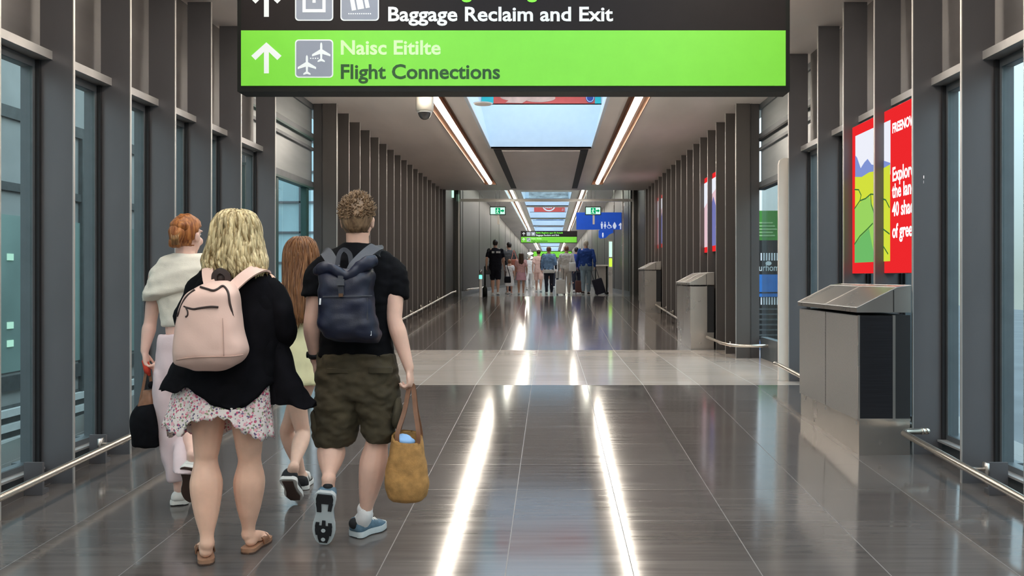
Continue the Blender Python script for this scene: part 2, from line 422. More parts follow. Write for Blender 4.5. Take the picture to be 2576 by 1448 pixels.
# ------------------------------------------------------------------ near walls: windows between the fins
def near_wall(sd):
    sg = -1 if sd == 'left' else 1
    xf = XL if sd == 'left' else XR
    X = lambda d: xf+sg*d
    def bx(b, d0, d1, y0, y1, z0, z1): b.box(min(X(d0),X(d1)), max(X(d0),X(d1)), y0, y1, z0, z1)
    b = MB()
    bx(b, .25, .36, -6, NEAR1, 3.0, ZC)
    bx(b, .05, .36, -6.2, -6, -.3, ZC)
    struct(b.build('wall_'+sd, m_backp))
    b = MB()
    ys = [-6+.747*k for k in range(0, 14)]+ND
    ys = sorted(y for y in ys if y < 3.4)+ND
    for i in range(len(ys)-1):
        y0, y1 = ys[i]+.02, ys[i+1]
        bx(b, .135, .30, y0, y1, 2.965, 3.02)
    struct(b.build('trim_4', m_bar))
    b = MB(); bx(b, .10, .40, -6, NEAR1, -.4, fz(0)-.0)   # footing
    for i in range(len(ys)-1):
        y0, y1 = ys[i], ys[i+1]; z = fz(y0)
        bx(b, .235, .40, y0, y1, z-.2, z+.13)
    struct(b.build('baseboard_'+sd, m_frame))
    b = MB()
    for i in range(len(ys)-1):
        y0, y1 = ys[i], ys[i+1]; z = fz(y0)
        bx(b, .17, .232, y0+.05, y1-.02, z+.131, z+.145)
    struct(b.build('trim_5', m_bar))
    for i in range(len(ys)-1):
        y0, y1 = ys[i]+.02, ys[i+1]; z = fz(y0)+.14
        o = sthing('window_2', (X(.33), (y0+y1)/2, z))
        f = MB()
        bx(f, .232, .31, y0, y0+.05, z, 2.96); bx(f, .232, .31, y1-.05, y1, z, 2.96)
        bx(f, .232, .31, y0+.05, y1-.05, z, z+.04); bx(f, .232, .31, y0+.05, y1-.05, 2.91, 2.96)
        f.build('window_frame', m_frame, o)
        f = MB(); bx(f, .205, .232, y1-.026, y1-.002, z, 2.96); bx(f, .226, .2319, y0+.05, y0+.065, z, 2.96)
        f.build('gasket', m_dark, o)
        f = MB(); bx(f, .237, .247, y0+.05, y1-.05, z+.04, 2.91)
        f.build('pane', m_glassL if sd == 'left' else m_glassR, o)
near_wall('left'); near_wall('right')
# small upstand plates at the feet of the fins, behind the rail
for sd, xc in (('left', -3.173), ('right', 2.735)):
    for k, y in enumerate(ND[:-1]):
        if sd == 'right' and k > 2: continue
        b = MB(); y = y-.24; z = fz(y); b.box(xc-.057, xc+.057, y-.02, y, z, z+.20)
        b.box(xc-.05, xc+.05, y, y+.06, z, z+.03)
        tag(b.build('fin_base_plate', m_fin), 'small grey plate at the foot of the %s fin before the opening, %s wall' % (ORD[len(ND)-1-k], sd), 'base plate')

# ------------------------------------------------------------------ the opening between near and far walls
m_grey = M('pale grey frosted panel', (0.30,0.32,0.325), 0.35, 0.2, 0.12, (1,1,6))
m_tealf = M('dark green mullion', (0.02,0.07,0.065), 0.4, 0.2, 0.05)
def opening(sd):
    sg = -1 if sd == 'left' else 1; xf = XL if sd == 'left' else XR
    xw = xf+sg*.37; z0 = fz(10)
    o = sthing('window_3', (xw, 11, z0))
    def bx(b, y0, y1, za, zb, d0=0, d1=.06): b.box(min(xw+sg*d0, xw+sg*d1), max(xw+sg*d0, xw+sg*d1), y0, y1, za, zb)
    f = MB()
    levels = [3.98, 3.62, 3.50, 2.93, 2.85] if sd == 'left' else [3.98, 3.72, 3.6, 3.05, 2.95]
    bx(f, NEAR1, FAR0+.1, 3.97, ZC, -.02); bx(f, NEAR1, FAR0+.1, 3.55, 3.62, -.03); bx(f, NEAR1, FAR0+.1, 2.85, 2.93, -.03)
    bx(f, NEAR1, FAR0+.1, 3.38, 3.42, -.03)
    bx(f, NEAR1, FAR0+.1, z0-.1, z0+.30, 0, .1)
    f.build('window_frame', m_frame, o)
    f = MB(); bx(f, 9.62, 9.7, z0+.3, 2.85, -.02)
    if sd == 'left': bx(f, 12.02, 12.14, z0+.30, 2.85, -.02); bx(f, 10.72, 10.80, z0+.3, 2.85, -.02)
    bx(f, NEAR1, FAR0+.1, 3.52, 3.548, -.04); bx(f, NEAR1, FAR0+.1, 2.82, 2.848, -.04)
    f.build('mullion', m_tealf if sd == 'left' else m_dark, o)
    f = MB(); bx(f, NEAR1, FAR0+.1, 2.93, 3.38, .01, .04); bx(f, NEAR1, FAR0+.1, 3.42, 3.55, .01, .04); bx(f, NEAR1, FAR0+.1, 3.62, 3.97, .01, .04)
    f.build('upper_panel', m_grey, o)
    f = MB(); bx(f, NEAR1, FAR0+.1, z0+.3, 2.82, .02, .032); f.build('pane', m_glassR, o)
opening('left'); opening('right')
# return walls facing the camera at the start of the far corridor, and far walls
for sd in ('left', 'right'):
    sg = -1 if sd == 'left' else 1; xf = XL if sd == 'left' else XR
    b = MB(); z = fz(12.3)
    a0, a1 = xf+sg*.01, xf+sg*.34
    b.box(min(a0,a1), max(a0,a1), FAR0+.04, FAR0+.12, z-.1, ZC)
    for q in (.10, .22):
        c = xf+sg*q; b.box(min(c,c+sg*.015), max(c,c+sg*.015), FAR0+.03, FAR0+.041, z, ZC)
    c0, c1 = xf+sg*.18, xf+sg*.30
    b.box(min(c0,c1), max(c0,c1), FAR0+.12, FAR1, z-.2, ZC)
    # end return at the partition
    e0, e1 = xf+sg*.0, xf+sg*.6
    b.box(min(e0,e1), max(e0,e1), FAR1, FAR1+.1, .3, ZC)
    struct(b.build('wall_'+sd, M('dark bronze cladding '+sd, (0.095,0.088,0.088), 0.42, 0.35, 0.08, (3,3,1))))
# far end: plain walls beyond the partition
m_cwall = M('far grey wall cladding', (0.042,0.038,0.036), 0.5, 0.1, 0.08, (.6,.6,.4), rvar=.05)
for sd, x0, x1 in (('left', -3.0, -2.8), ('right', 2.42, 2.62)):
    b = MB(); b.box(x0, x1, C0+.9, C1, .5, ZCC)
    x = x1 if sd == 'left' else x0-.012
    y = C0+1.5
    while y < 100:
        b.box(x, x+.012, y, y+.03, .99, ZCC); y += 6.2
    struct(b.build('wall_'+sd, m_cwall))
    b = MB(); x = x1 if sd == 'left' else x0-.03
    b.box(x, x+.03, C0+.9, C1, .9, 1.13); struct(b.build('baseboard_'+sd, m_frame))
b = MB(); b.box(-4, 4, C1, C1+.2, .5, ZCC+.3); struct(b.build('wall_end', m_white))
b = MB(); b.box(-4, 4, -6.6, -6.4, -1, ZC+.2); struct(b.build('wall_back', m_white))
for x0, x1 in ((-4.2,-3.0),(2.62,4.2)):
    b = MB(); b.box(x0, x1, FAR1+.1, C0+1.0, .3, ZCC+.2); struct(b.build('wall_side', m_cwall))
# white doorway panel at the end of the right wall
b = MB()
z = fz(9.7); pr = []
x0, x1, zt = 2.535, 2.63, 2.88
pts = [(x0, z), (x1+.30, z), (x1+.30, zt+.02), (x0+.05, zt+.02), (x0+.012, zt-.004), (x0, zt-.05)]
b.prism([(x, 9.63, q) for x, q in pts], (0, .05, 0))
tag(b.build('doorway_panel', M('cream white laminate', (0.78,0.72,0.65), 0.45, 0, 0.02)), 'tall cream white panel with a rounded top corner standing at the right opening', 'panel')

# ------------------------------------------------------------------ low bumper rails
def rail(label, pts, brackets=(), side=1, r=.022):
    pts = [Vector(p) for p in pts]
    o = thing('bumper_rail', label, 'rail', (pts[0].x, pts[0].y, fz(pts[0].y)))
    MB().tube(pts, r, 12).build('rail_bar', m_rail, o, True)
    for (x, y) in brackets:
        z = fz(y)+.205; b = MB()
        b.tube([(x, y, z-.01), (x+side*.05, y, z-.045), (x+side*.20, y, z-.05)], .011, 8)
        b.box(min(x+side*.19,x+side*.205), max(x+side*.19,x+side*.205), y-.03, y+.03, z-.09, z-.01)
        b.build('rail_bracket', m_steel, o, True)
    for e in (pts[0], pts[-1]):
        MB().ball(e, r*1.15, 10, 8).build('end_cap', m_rail, o, True)
    return o
def rz(x, y): return (x, y, fz(y)+.205)
XRL, XRR = -2.91, 2.47
rail('long low steel rail along the left wall beside the walkers', [rz(XRL,-5), rz(XRL,3), rz(XRL,6), rz(XRL,9.25), rz(XRL-.04,9.35), rz(XRL-.2,9.4)], [(XRL, 4.45+1.494*k) for k in range(3)], -1)
nr = rail('long low steel rail along the near right wall, ending at the big steel cabinet', [rz(XRR,-5), rz(XRR,3), rz(XRR,5), rz(XRR,6.05), rz(XRR+.03,6.1), rz(XRR+.16,6.12)], [(XRR, 4.3), (XRR, 5.3)], 1)
rail('short low rail behind the big steel cabinet, ending at the cream doorway panel', [rz(XRR,7.85), rz(XRR,8.6), rz(XRR,9.35), rz(XRR-.01,9.5)], [(XRR, 8.3)], 1)
rail('low rail on the far corridor\'s left wall, right of the walking man', [rz(XRL-.3,13.0), rz(XRL-.02,13.1), rz(XRL,13.3), rz(XRL,17.0), rz(XRL,21), rz(XRL,25.2), rz(XRL+.06,25.6)], [(XRL, 14.5+1.494*k) for k in range(8)], -1)
rail('low rail bending round the corner at the right opening, below the window', [rz(XRR+.9,12.0), rz(XRR+.35,11.95), rz(XRR+.12,11.98), rz(XRR+.03,12.15), rz(XRR,12.4), rz(XRR,13.7)], [(XRR, 12.9)], 1)
rail('low rail between the two far steel cabinets on the right', [rz(XRR,15.4), rz(XRR,17), rz(XRR,20.4)], [(XRR, 17.5), (XRR, 19.0), (XRR, 20.1)], 1)
for x in (2.55, 2.66):
    b = MB(); z = fz(6.12)+.205; b.ball((x, 6.125, z), (.028,.022,.024), 12, 8); b.cyl((x,6.13,z),(x,6.2,z),.01,8)
    b.build('round_boss', m_rail, nr, True)
rail('far low rail on the plain left wall behind the green lit post', [(-2.62,26.6,1.19),(-2.62,29,1.19),(-2.62,33,1.19)], [(-2.62,27.5),(-2.62,30.5)], -1)
# ------------------------------------------------------------------ hanging direction signs
m_sgreen = M('sign green', (0.15,0.52,0.035), 0.5, 0, 0.03, emit=(0.20,0.70,0.04), estr=0.22)
m_sblack = M('sign dark brown', (0.016,0.012,0.0125), 0.6, 0, 0.05, spec=.2)
m_case = M('sign casing black', (0.006,0.007,0.006), 0.55, 0, 0.1, spec=.25)
m_swhite = M('sign white', (0.62,0.65,0.66), 0.5, 0, 0.02, emit=(0.8,0.85,0.82), estr=0.22)
m_spale = M('sign pale green white', (0.50,0.74,0.36), 0.5, 0, 0.02, emit=(0.55,0.8,0.4), estr=0.22)
m_sdkgreen = M('sign deep green', (0.004,0.075,0.006), 0.5, 0, 0.02)
m_sgrey = M('sign pictogram grey', (0.20,0.22,0.27), 0.5, 0, 0.03, emit=(0.22,0.25,0.30), estr=0.25)
m_slime = M('sign lime text', (0.13,0.60,0.02), 0.5, 0, 0.02, emit=(0.2,0.8,0.05), estr=0.4)
def plane_poly(cx, cz, s):      # aircraft seen from above, nose up
    h = [(0,1.0),(.09,.86),(.11,.62),(.11,.28),(.92,-.22),(.92,-.42),(.11,-.18),(.09,-.66),(.36,-.86),(.36,-1.0),(0,-.90)]
    p = h+[(-x, y) for x, y in reversed(h[1:-1])]
    return [(cx+x*s, cz+y*s) for x, y in p]
def arrow_poly(cx, cz, s):
    return [(cx+x*s, cz+y*s) for x, y in [(-.16,-1),(.16,-1),(.16,.42),(.72,-.12),(1.0,.16),(0,1.05),(-1.0,.16),(-.72,-.12),(-.16,.42)]]
def rrect(x0, x1, z0, z1, r, n=5):
    p = []
    for cx, cz, a in ((x1-r,z1-r,0),(x0+r,z1-r,PI/2),(x0+r,z0+r,PI),(x1-r,z0+r,1.5*PI)):
        for k in range(n+1): p.append((cx+r*math.cos(a+PI/2*k/n), cz+r*math.sin(a+PI/2*k/n)))
    return p
def direction_sign(label, D, px0, px1, pyb, far=False):
    k = D/F; x0, x1 = (px0-CX)*k, (px1-CX)*k; zb = H-(pyb-CY)*k
    # everything below is laid out on the face in "near sign pixels"
    S = (x1-x0)/1390.0
    X = lambda p: x0+(p-597)*S
    Z = lambda q: zb+(232-q)*S
    o = thing('direction_sign', label, 'sign', ((x0+x1)/2, D, zb))
    yf = D; b = MB(); b.box(x0, x1, D, D+.16, zb, Z(-66)); b.build('sign_case', m_case, o)
    b = MB(); b.box(X(607), X(1976), yf-.004, yf, Z(78), Z(-58)); b.build('dark_panel', m_sblack, o)
    b = MB(); b.box(X(607), X(1976), yf-.005, yf, Z(218), Z(79)); b.build('green_panel', m_sgreen, o)
    yf -= .0055; e = .0012
    def poly(nm, pl, m, par=o, y=yf, d=e):
        return MB().prism([(X(x), y, Z(z)) for x, z in pl], (0, -d, 0)).build(nm, m, par)
    fl = lambda pl: [(x, z) for x, z in pl]
    up = lambda f, cx, cz, s: [(x, 2*cz-z) for x, z in f(cx, cz, s)]
    poly('arrow', up(arrow_poly, 671, 149, 38), m_swhite); poly('arrow', up(arrow_poly, 671, 7, 38), m_swhite)
    for (xa, xb, za, zb_) in ((743,839,102,198),(743,839,-41,55),(857,954,-41,55)):
        pm = poly('pictogram_border', rrect(xa, xb, za, zb_, 9), m_swhite)
        poly('pictogram_field', rrect(xa+3, xb-3, za+3, zb_-3, 7), m_sgrey, pm, yf-e)
    y2 = yf-2*e
    poly('aircraft_symbol', up(plane_poly, 809, 134, 25), m_swhite, o, y2); poly('aircraft_symbol', up(plane_poly, 773, 166, 25), m_swhite, o, y2)
    for q in range(4): poly('dotted_link', [(781+q*6,148),(784+q*6,148),(784+q*6,151),(781+q*6,151)], m_swhite, o, y2)
    pl = [(762,-25),(762,34),(820,34),(820,-25),(813,-25),(813,27),(769,27),(769,-25)]
    b = MB()
    b.prism([(X(x), y2, Z(z)) for x, z in [(762,-20),(762,34),(820,34),(820,-20),(812,-20),(812,26),(770,26),(770,-20)]], (0,-e,0))
    b.build('exit_symbol', m_swhite, o)
    poly('exit_symbol', [(787,-24),(795,-24),(795,10),(787,10)], m_swhite, o, y2)
    poly('suitcase_symbol', [(879,-12),(922,-20),(931,22),(886,30)], m_swhite, o, y2)
    poly('suitcase_strap', [(889,-14),(893,-15),(901,27),(897,28)], m_sgrey, o, y2-e); poly('suitcase_strap', [(909,-17),(913,-18),(921,24),(917,25)], m_sgrey, o, y2-e)
    for q in range(11): poly('belt_dots', [(877+q*5.4,36),(880+q*5.4,36),(880+q*5.4,39),(877+q*5.4,39)], m_swhite, o, y2)
    T = lambda nm, s, px, base, wpx, size, m: text_obj(nm, s, size*S, m, o, (X(px), yf-.0002, Z(base)), bold=size*S*.022, width=wpx*S, ext=.0006)
    T('lettering', 'Baggage Reclaim and Exit', 977, 55, 565, 50, m_swhite)
    T('lettering', 'Flight Connections', 858, 200, 400, 51, m_sdkgreen)
    T('lettering', 'Naisc Eitilte', 858, 139, 251, 50, m_spale)
    T('lettering', 'Bailiú Bagáiste agus Slí Amach', 977, -4, 655, 50, m_slime)
    for xx in (X(760), X(1830)):
        b = MB(); b.cyl((xx, D+.08, Z(-66)), (xx, D+.08, ZC if not far else ZCC), .015, 10); b.build('hanger_rod', m_steel, o, True)
    return o
direction_sign('large hanging black and green sign reading Flight Connections, nearest to the viewer', 5.31, 597, 1987, 230)
direction_sign('small distant black and green hanging sign above the walking crowd', 52.0, 1310, 1452, 611, True)
# a further green sign above the heads
o = thing('direction_sign', 'tiny lime green hanging sign glimpsed just above the heads of the crowd', 'sign', (-.2, 80, 2.9))
b = MB(); b.box(-1.75, 1.9, 80, 80.15, 3.35, 4.0); b.build('sign_case', m_case, o)
b = MB(); b.box(-1.7, 1.85, 79.99, 80, 3.4, 3.95); b.build('green_panel', m_sgreen, o)
b = MB(); b.cyl((-1.2,80.07,4.0),(-1.2,80.07,ZCC),.02,8); b.cyl((1.3,80.07,4.0),(1.3,80.07,ZCC),.02,8); b.build('hanger_rods', m_steel, o)
# ------------------------------------------------------------------ dome camera
o = thing('dome_camera', 'white dome security camera hanging from the ceiling left of the skylight', 'camera', (-1.70, 11.3, ZC))
cx, cy = -1.665, 11.3
MB().lathe((cx,cy,0), [(.02,ZC),(.105,ZC-.001),(.115,ZC-.05),(.118,ZC-.22),(.115,ZC-.30),(.10,ZC-.315),(.02,ZC-.316)][::-1], 28).build('housing', M('cream plastic', (0.74,0.70,0.62), 0.4, 0, 0.02), o, True)
b = MB(); b.ball((cx,cy,ZC-.315), (.088,.088,.105), 24, 14); b.build('dome', M('smoked dome', (0.06,0.055,0.055), 0.08, 0, 0.2, spec=.8), o, True)
b = MB(); b.lathe((cx,cy,0), [(.086,ZC-.33),(.096,ZC-.33),(.096,ZC-.315),(.086,ZC-.315)], 24); b.build('ring', m_white, o, True)
b = MB(); b.lathe((-.98,12.3,0), [(.0,ZC-.02),(.12,ZC-.02),(.14,ZC-.001),(.0,ZC-.001)], 24)
tag(b.build('ceiling_speaker', m_ceil, None, True), 'flat round ceiling speaker between the dome camera and the skylight', 'speaker')

# ------------------------------------------------------------------ steel cabinets under the posters
m_perf = None
def perf_mat():
    m = bpy.data.materials.new('perforated stainless sheet'); m.use_nodes = True
    n = m.node_tree.nodes; l = m.node_tree.links; b = n['Principled BSDF']
    b.inputs['Metallic'].default_value = .45; b.inputs['Roughness'].default_value = .36
    t = n.new('ShaderNodeTexCoord'); s = n.new('ShaderNodeSeparateXYZ'); l.new(t.outputs['Object'], s.inputs[0])
    def mth(op, a, v=None):
        q = n.new('ShaderNodeMath'); q.operation = op
        for i, z in enumerate((a, v)):
            if z is None: continue
            if isinstance(z, (int, float)): q.inputs[i].default_value = z
            else: l.new(z, q.inputs[i])
        return q.outputs[0]
    u = mth('ADD', s.outputs['X'], s.outputs['Y'])
    a = mth('SINE', mth('MULTIPLY', u, 2*PI/.012)); c = mth('SINE', mth('MULTIPLY', s.outputs['Z'], 2*PI/.012))
    h = mth('GREATER_THAN', mth('MULTIPLY', a, c), 0.12)
    mx = n.new('ShaderNodeMix'); mx.data_type = 'RGBA'; l.new(h, mx.inputs[0])
    mx.inputs[6].default_value = (.58,.54,.50,1); mx.inputs[7].default_value = (.10,.095,.09,1)
    l.new(mx.outputs[2], b.inputs['Base Color'])
    return m
m_perf = perf_mat()
m_grille = M('black grille', (0.02,0.02,0.025), 0.4, 0.4, 0.3, (3,3,160))
def cabinet(label, y0, y1, plain=False):
    xa, xm, xb = 2.22, 2.47, 2.60
    o = thing('steel_cabinet', label, 'cabinet', (xa, y0, fz(y0)))
    zl = H-.255+ (0 if y0 < 9 else fz(y0)-fz(6.25)); zt = zl+.035; zk = zl+.195
    if y0 > 9: zl, zt, zk = fz(y0)+1.03, fz(y0)+1.065, fz(y0)+1.23
    zf0 = fz(y0)-.02; zp = fz(y0)+.255
    ym = (y0+y1)/2
    b = MB(); b.box(xa+.01, xb, y0+.01, y1-.01, zf0, zp-.004); b.build('plinth', m_steel, o)
    for q, (a, c) in enumerate(((y0, ym-.004), (ym+.004, y1))):
        b = MB(); b.box(xa, xa+.012, a+.012, c-.002, zp, zl-.025); b.build('perforated_panel', m_steel if plain else m_perf, o)
    b = MB(); b.box(xa+.012, xm, y0, y0+.012, zp+.012, zl-.025); b.build('side_grille', m_grille if not plain else m_steel, o)
    b = MB(); b.box(xm, xm+.02, y0-.002, y0+.014, zp, zl-.02); b.box(xa, xa+.012, y0-.002, y0+.012, zp, zl-.02); b.box(xa, xb, y0-.003, y0+.012, zp-.004, zp+.012); b.build('corner_frame', m_steel, o)
    b = MB(); b.box(xm+.02, xb, y0+.004, y0+.012, zp+.012, zl-.02); b.box(xa+.014, xb, y0+.014, y1-.014, zp, zl-.022); b.build('dark_core', m_dark, o)
    # sloping lid
    pr = [(xa-.012, zl), (xb, zl), (xb, zk), (xm+.03, zk-.012), (xa-.012, zt)]
    for a, c in ((y0-.006, ym-.002), (ym+.002, y1+.006)):
        b = MB(); b.prism([(x, a, z) for x, z in pr], (0, c-a, 0)); lid = b.build('sloping_lid', m_steel, o)
        b = MB(); b.box(xm+.0, xm+.006, a+.001, c-.001, zt+.74*(zk-zt), zt+.80*(zk-zt)); b.build('lid_seam', m_edge, lid)
    b = MB(); e = .0045
    b.tube([(xa-.012,y0-.006,zt),(xa-.012,y1+.006,zt)], e, 6); b.tube([(xm+.03,y0-.006,zk-.012),(xm+.03,y1+.006,zk-.012)], e, 6)
    b.tube([(xb,y0,zk),(xb,y1,zk)], e, 6)
    for yy in (y0-.006, ym, y1+.006): b.tube([(xa-.012,yy,zt),(xm+.03,yy,zk-.012),(xb,yy,zk)], e, 6)
    b.build('lid_edging', m_edge, o)
    b = MB(); b.tube([(xm+.005,y0-.007,zl+.004),(xm+.005,y0-.007,zt+.79*(zk-zt))], e*.8, 6); b.build('lid_joint', m_dark, o)
    if not plain:
        for yy in (ym, y0+.03):
            b = MB(); b.box(xa-.004, xa, yy-.012, yy+.012, zp-.035, zp-.01); b.build('latch', m_edge, o)
    return o
cabinet('big perforated stainless steel cabinet below the nearest red lit poster', 6.25, 7.73)
cabinet('plain steel cabinet below the middle red poster on the far corridor wall', 13.82, 15.3, True)
cabinet('farthest steel cabinet, below the last pink lit poster', 20.55, 22.05, True)

# ------------------------------------------------------------------ lit posters
m_pred = emit('backlit red', (0.86,0.022,0.026), 0.62)
m_psky = emit('backlit sky white', (0.86,0.88,0.97), 0.62)
m_pmtn = emit('backlit blue hills', (0.22,0.30,0.66), 0.62)
m_pyel = emit('backlit yellow green field', (0.66,0.75,0.05), 0.62)
m_pgrn = emit('backlit green field', (0.33,0.66,0.12), 0.62)
m_pdkg = emit('backlit mid green field', (0.16,0.50,0.14), 0.62)
m_pline = emit('backlit dark hedge', (0.05,0.17,0.04), 0.62)
m_ptxt = emit('backlit white', (1.0,0.93,0.95), 0.85)
m_pdim = emit('backlit pale pink', (0.72,0.50,0.56), 0.7); m_pind = emit('backlit indigo', (0.16,0.17,0.42), 0.7)
def poster(label, y0, y1, zb, zt, words=True):
    x = 2.715
    o = thing('lit_poster', label, 'poster', (x, y0, zb))
    b = MB(); b.box(x, x+.088, y0, y1, zb, zt); b.build('light_box', m_frame, o)
    b = MB(); b.box(x-.004, x, y0+.004, y1-.004, zb+.004, zt-.004); b.build('red_sheet', m_pred, o)
    L = y1-y0; Hh = zt-zb
    # picture: u runs from far (0) to near (1)
    U = lambda u: y1-u*L
    Zv = lambda v: zb+v*Hh
    def poly(nm, pts, m, k): MB().prism([(x-.004-.0015*k, U(u), Zv(v)) for u, v in pts], (-.0012,0,0)).build(nm, m, o)
    u0, u1, v0, v1 = .07, .60, .075, .93
    if not words:
        u1 = .93
        poly('pale_print', [(u0,v0),(u1,v0),(u1,v1),(u0,v1)], m_pdim, 1); poly('figure_print', [(.35,v0),(.85,v0),(.80,.30),(.86,.52),(.66,.70),(.52,.56),(.42,.3)], m_pind, 2)
        poly('light_print', [(u0,.60),(.6,.74),(u1,.80),(u1,v1),(u0,v1)], m_psky, 3)
        return o
    poly('sky_print', [(u0,.60),(u1,.60),(u1,v1),(u0,v1)], m_psky, 1)
    poly('hill_print', [(u0,.62),(u0,.80),(.10,.78),(.16,.70),(.22,.73),(.27,.745),(.33,.70),(.42,.68),(.50,.70),(u1,.67),(u1,.62)], m_pmtn, 2)
    poly('field_print', [(u0,v0),(u1,v0),(u1,.66),(.45,.645),(.3,.655),(.18,.64),(u0,.655)], m_pyel, 3)
    poly('field_print', [(u0,v0),(.50,v0),(.42,.30),(.36,.42),(.30,.50),(.20,.49),(u0,.44)], m_pgrn, 4)
    poly('field_print', [(u0,v0),(.40,v0),(.34,.20),(.30,.29),(.18,.25),(u0,.20)], m_pdkg, 5)
    hd = [[(u0,.44),(.16,.485),(.25,.49),(.33,.51),(.40,.50)],[(u0,.57),(.14,.56),(.18,.52),(.16,.485)],[(u0,.20),(.16,.25),(.28,.29),(.36,.32)],
          [(.33,.51),(.34,.44),(.37,.40),(.42,.30),(.50,.18),(.58,.12)],[(.40,.50),(.48,.47),(.55,.45),(u1,.40)],[(.42,.33),(.5,.28),(u1,.24)]]
    for h in hd:
        b = MB(); 
        for k in range(len(h)-1):
            a, c = Vector((U(h[k][0]), Zv(h[k][1]))), Vector((U(h[k+1][0]), Zv(h[k+1][1])))
            d = (c-a).normalized(); nn = Vector((-d.y, d.x))*.006; a = a-d*.004; c = c+d*.004
            xx = x-.014
            b.prism([(xx,*(a+nn)),(xx,*(a-nn)),(xx,*(c-nn)),(xx,*(c+nn))], (-.001,0,0))
        b.build('hedge_line', m_pline, o)
    if words:
        for s, v, sz in (('FREENOW', .845, .105), ('Explore', .555, .155), ('the land of', .455, .155), ('40 shades', .345, .155), ('of green', .215, .155)):
            t = text_obj('lettering', s, sz, m_ptxt, o, (x-.0065, U(.625), Zv(v)), bold=.0035, sxx=.86, rot=(PI/2, 0, -PI/2), ext=.0006)
    return o
poster('large red lit poster with green fields, above the near perforated cabinet', 6.30, 7.80, 1.60, 2.92)
poster('red edged lit poster on the far corridor wall, above the middle cabinet', 13.95, 15.45, 2.0, 3.32, False)
poster('last small pink lit poster deep in the far corridor on the right', 20.6, 22.1, 2.3, 3.60, False)

# ------------------------------------------------------------------ outside: building across the way on the left
m_bldg = M('outside grey cladding', (0.34,0.36,0.35), 0.5, 0.1, 0.25, (.5,.5,.5))
m_band = M('outside dark band', (0.07,0.08,0.08), 0.5, 0.1, 0.2)
m_bglass = M('outside teal glazing', (0.22,0.33,0.30), 0.6, 0, 0.5, (.35,.35,.22))
m_louv = M('outside pale louvre', (0.70,0.74,0.72), 0.5, 0.1, 0.08)
m_blamp = emit('outside office lamp', (0.50,0.85,0.72), 0.8)
o = thing('terminal_building', 'grey green building seen outside through the left windows', 'building', (-9, 20, -2.5))
b = MB(); b.box(-9.6, -9, 3, 24, -2.6, 6.2); b.build('facade', m_bldg, o)
for z0, z1 in ((4.2,4.4),(3.0,3.14),(-.30,-.06)):
    b = MB(); b.box(-9, -8.94, 3, 24, z0, z1); b.build('floor_band', m_band, o)
b = MB(); b.box(-9, -8.97, 3, 24, .0, 2.6); b.build('glazing', m_bglass, o)
for k in range(9):
    b = MB(); b.box(-8.97, -8.88, 3, 24, -.72-.24*k, -.60-.24*k); b.build('louvre', m_louv, o)
b = MB(); b.box(-9,-8.975, 3, 24, -2.6, -.55); b.build('louvre_back', m_band, o)
for y in (6.0, 10.5, 14.2, 15.3, 19.5):
    for z in (.42, .72, 1.85):
        for dy in (0, .45):
            b = MB(); b.box(-8.97, -8.95, y+dy, y+dy+.15, z, z+.11); b.build('lit_window', m_blamp, o)
for y in (4, 7.1, 10.2, 13.3, 16.4, 19.5, 22.6):
    b = MB(); b.box(-9, -8.92, y, y+.1, -.6, 4.2); b.build('mullion', m_band, o)
b = MB(); b.box(-9,-8.7,12.4,12.9,-2.6,4.2); b.build('column', m_bldg, o)
o = thing('office_block', 'pale teal glazed block outside, seen through the left opening\'s window', 'building', (-13, 40, -2.5))
b = MB(); b.box(-17, -9.5, 40, 41, -2.5, 9.0); b.build('facade', M('teal curtain wall', (0.42,0.60,0.63), 0.2, 0.1, 0.25, (.4,.4,.2)), o)
for z in (1.0, 2.2, 3.6, 5.0, 6.4, 7.8):
    b = MB(); b.box(-17, -9.5, 39.9, 40, z, z+.09); b.build('floor_band', m_frame, o)
for k in range(5):
    x = -16.2+k*1.5
    b = MB(); b.box(x, x+.12, 39.9, 40, -2.5, 9.0); b.build('mullion', m_frame, o)
b = MB(); b.box(-60, 60, -30, 160, -2.8, -2.6); struct(b.build('ground', M('outside asphalt', (0.11,0.115,0.12), 0.8, 0, 0.2, (.4,.4,.4))))
# bus outside on the right
m_bgreen = M('bus bright green', (0.045,0.24,0.02), 0.35, 0, 0.12, (3,3,3))
m_bblue = M('bus blue', (0.02,0.17,0.52), 0.35, 0, 0.1)
m_bblk = M('bus black glass', (0.006,0.007,0.009), 0.12, 0, 0.2)
o = thing('bus', 'green, black and blue bus parked outside the right opening\'s window', 'bus', (6.0, 20.3, -2.6))
D = 20.0; kx = D/F
def Zb(py): return H-(py-CY)*kx
X0, X1 = 4.55, 7.1
def bl(nm, m, pya, pyb, y0=0, y1=3.0, xa=X0, xb=X1): b = MB(); b.box(xa, xb, D+y0, D+y1, Zb(pyb), Zb(pya)); return b.build(nm, m, o)
b = MB(); n = 8
prof = [(X0, Zb(604)), (X0, Zb(548))]+[(X0+.25-.25*math.cos(PI/2*k/n), Zb(548)+.17*math.sin(PI/2*k/n)) for k in range(1, n+1)]
prof = prof+[(X0+X1-x, z) for x, z in reversed(prof)]
b.prism([(x, D, z) for x, z in prof], (0, 6, 0)); b.build('upper_body', m_bgreen, o)
for q in range(5):
    b = MB(); b.box(4.78, 5.12+.05*(q % 3), D-.01, D, Zb(562+8*q), Zb(558.5+8*q)); b.build('side_lettering', M('bus pale lettering', (0.30,0.50,0.20), 0.5, 0, 0.05) if q == 0 else bpy.data.materials['bus pale lettering'], o)
bl('windscreen', m_bblk, 604, 690); bl('bonnet', m_bblue, 690, 746, -.05); bl('lower_grille', m_bblk, 746, 868, .0)
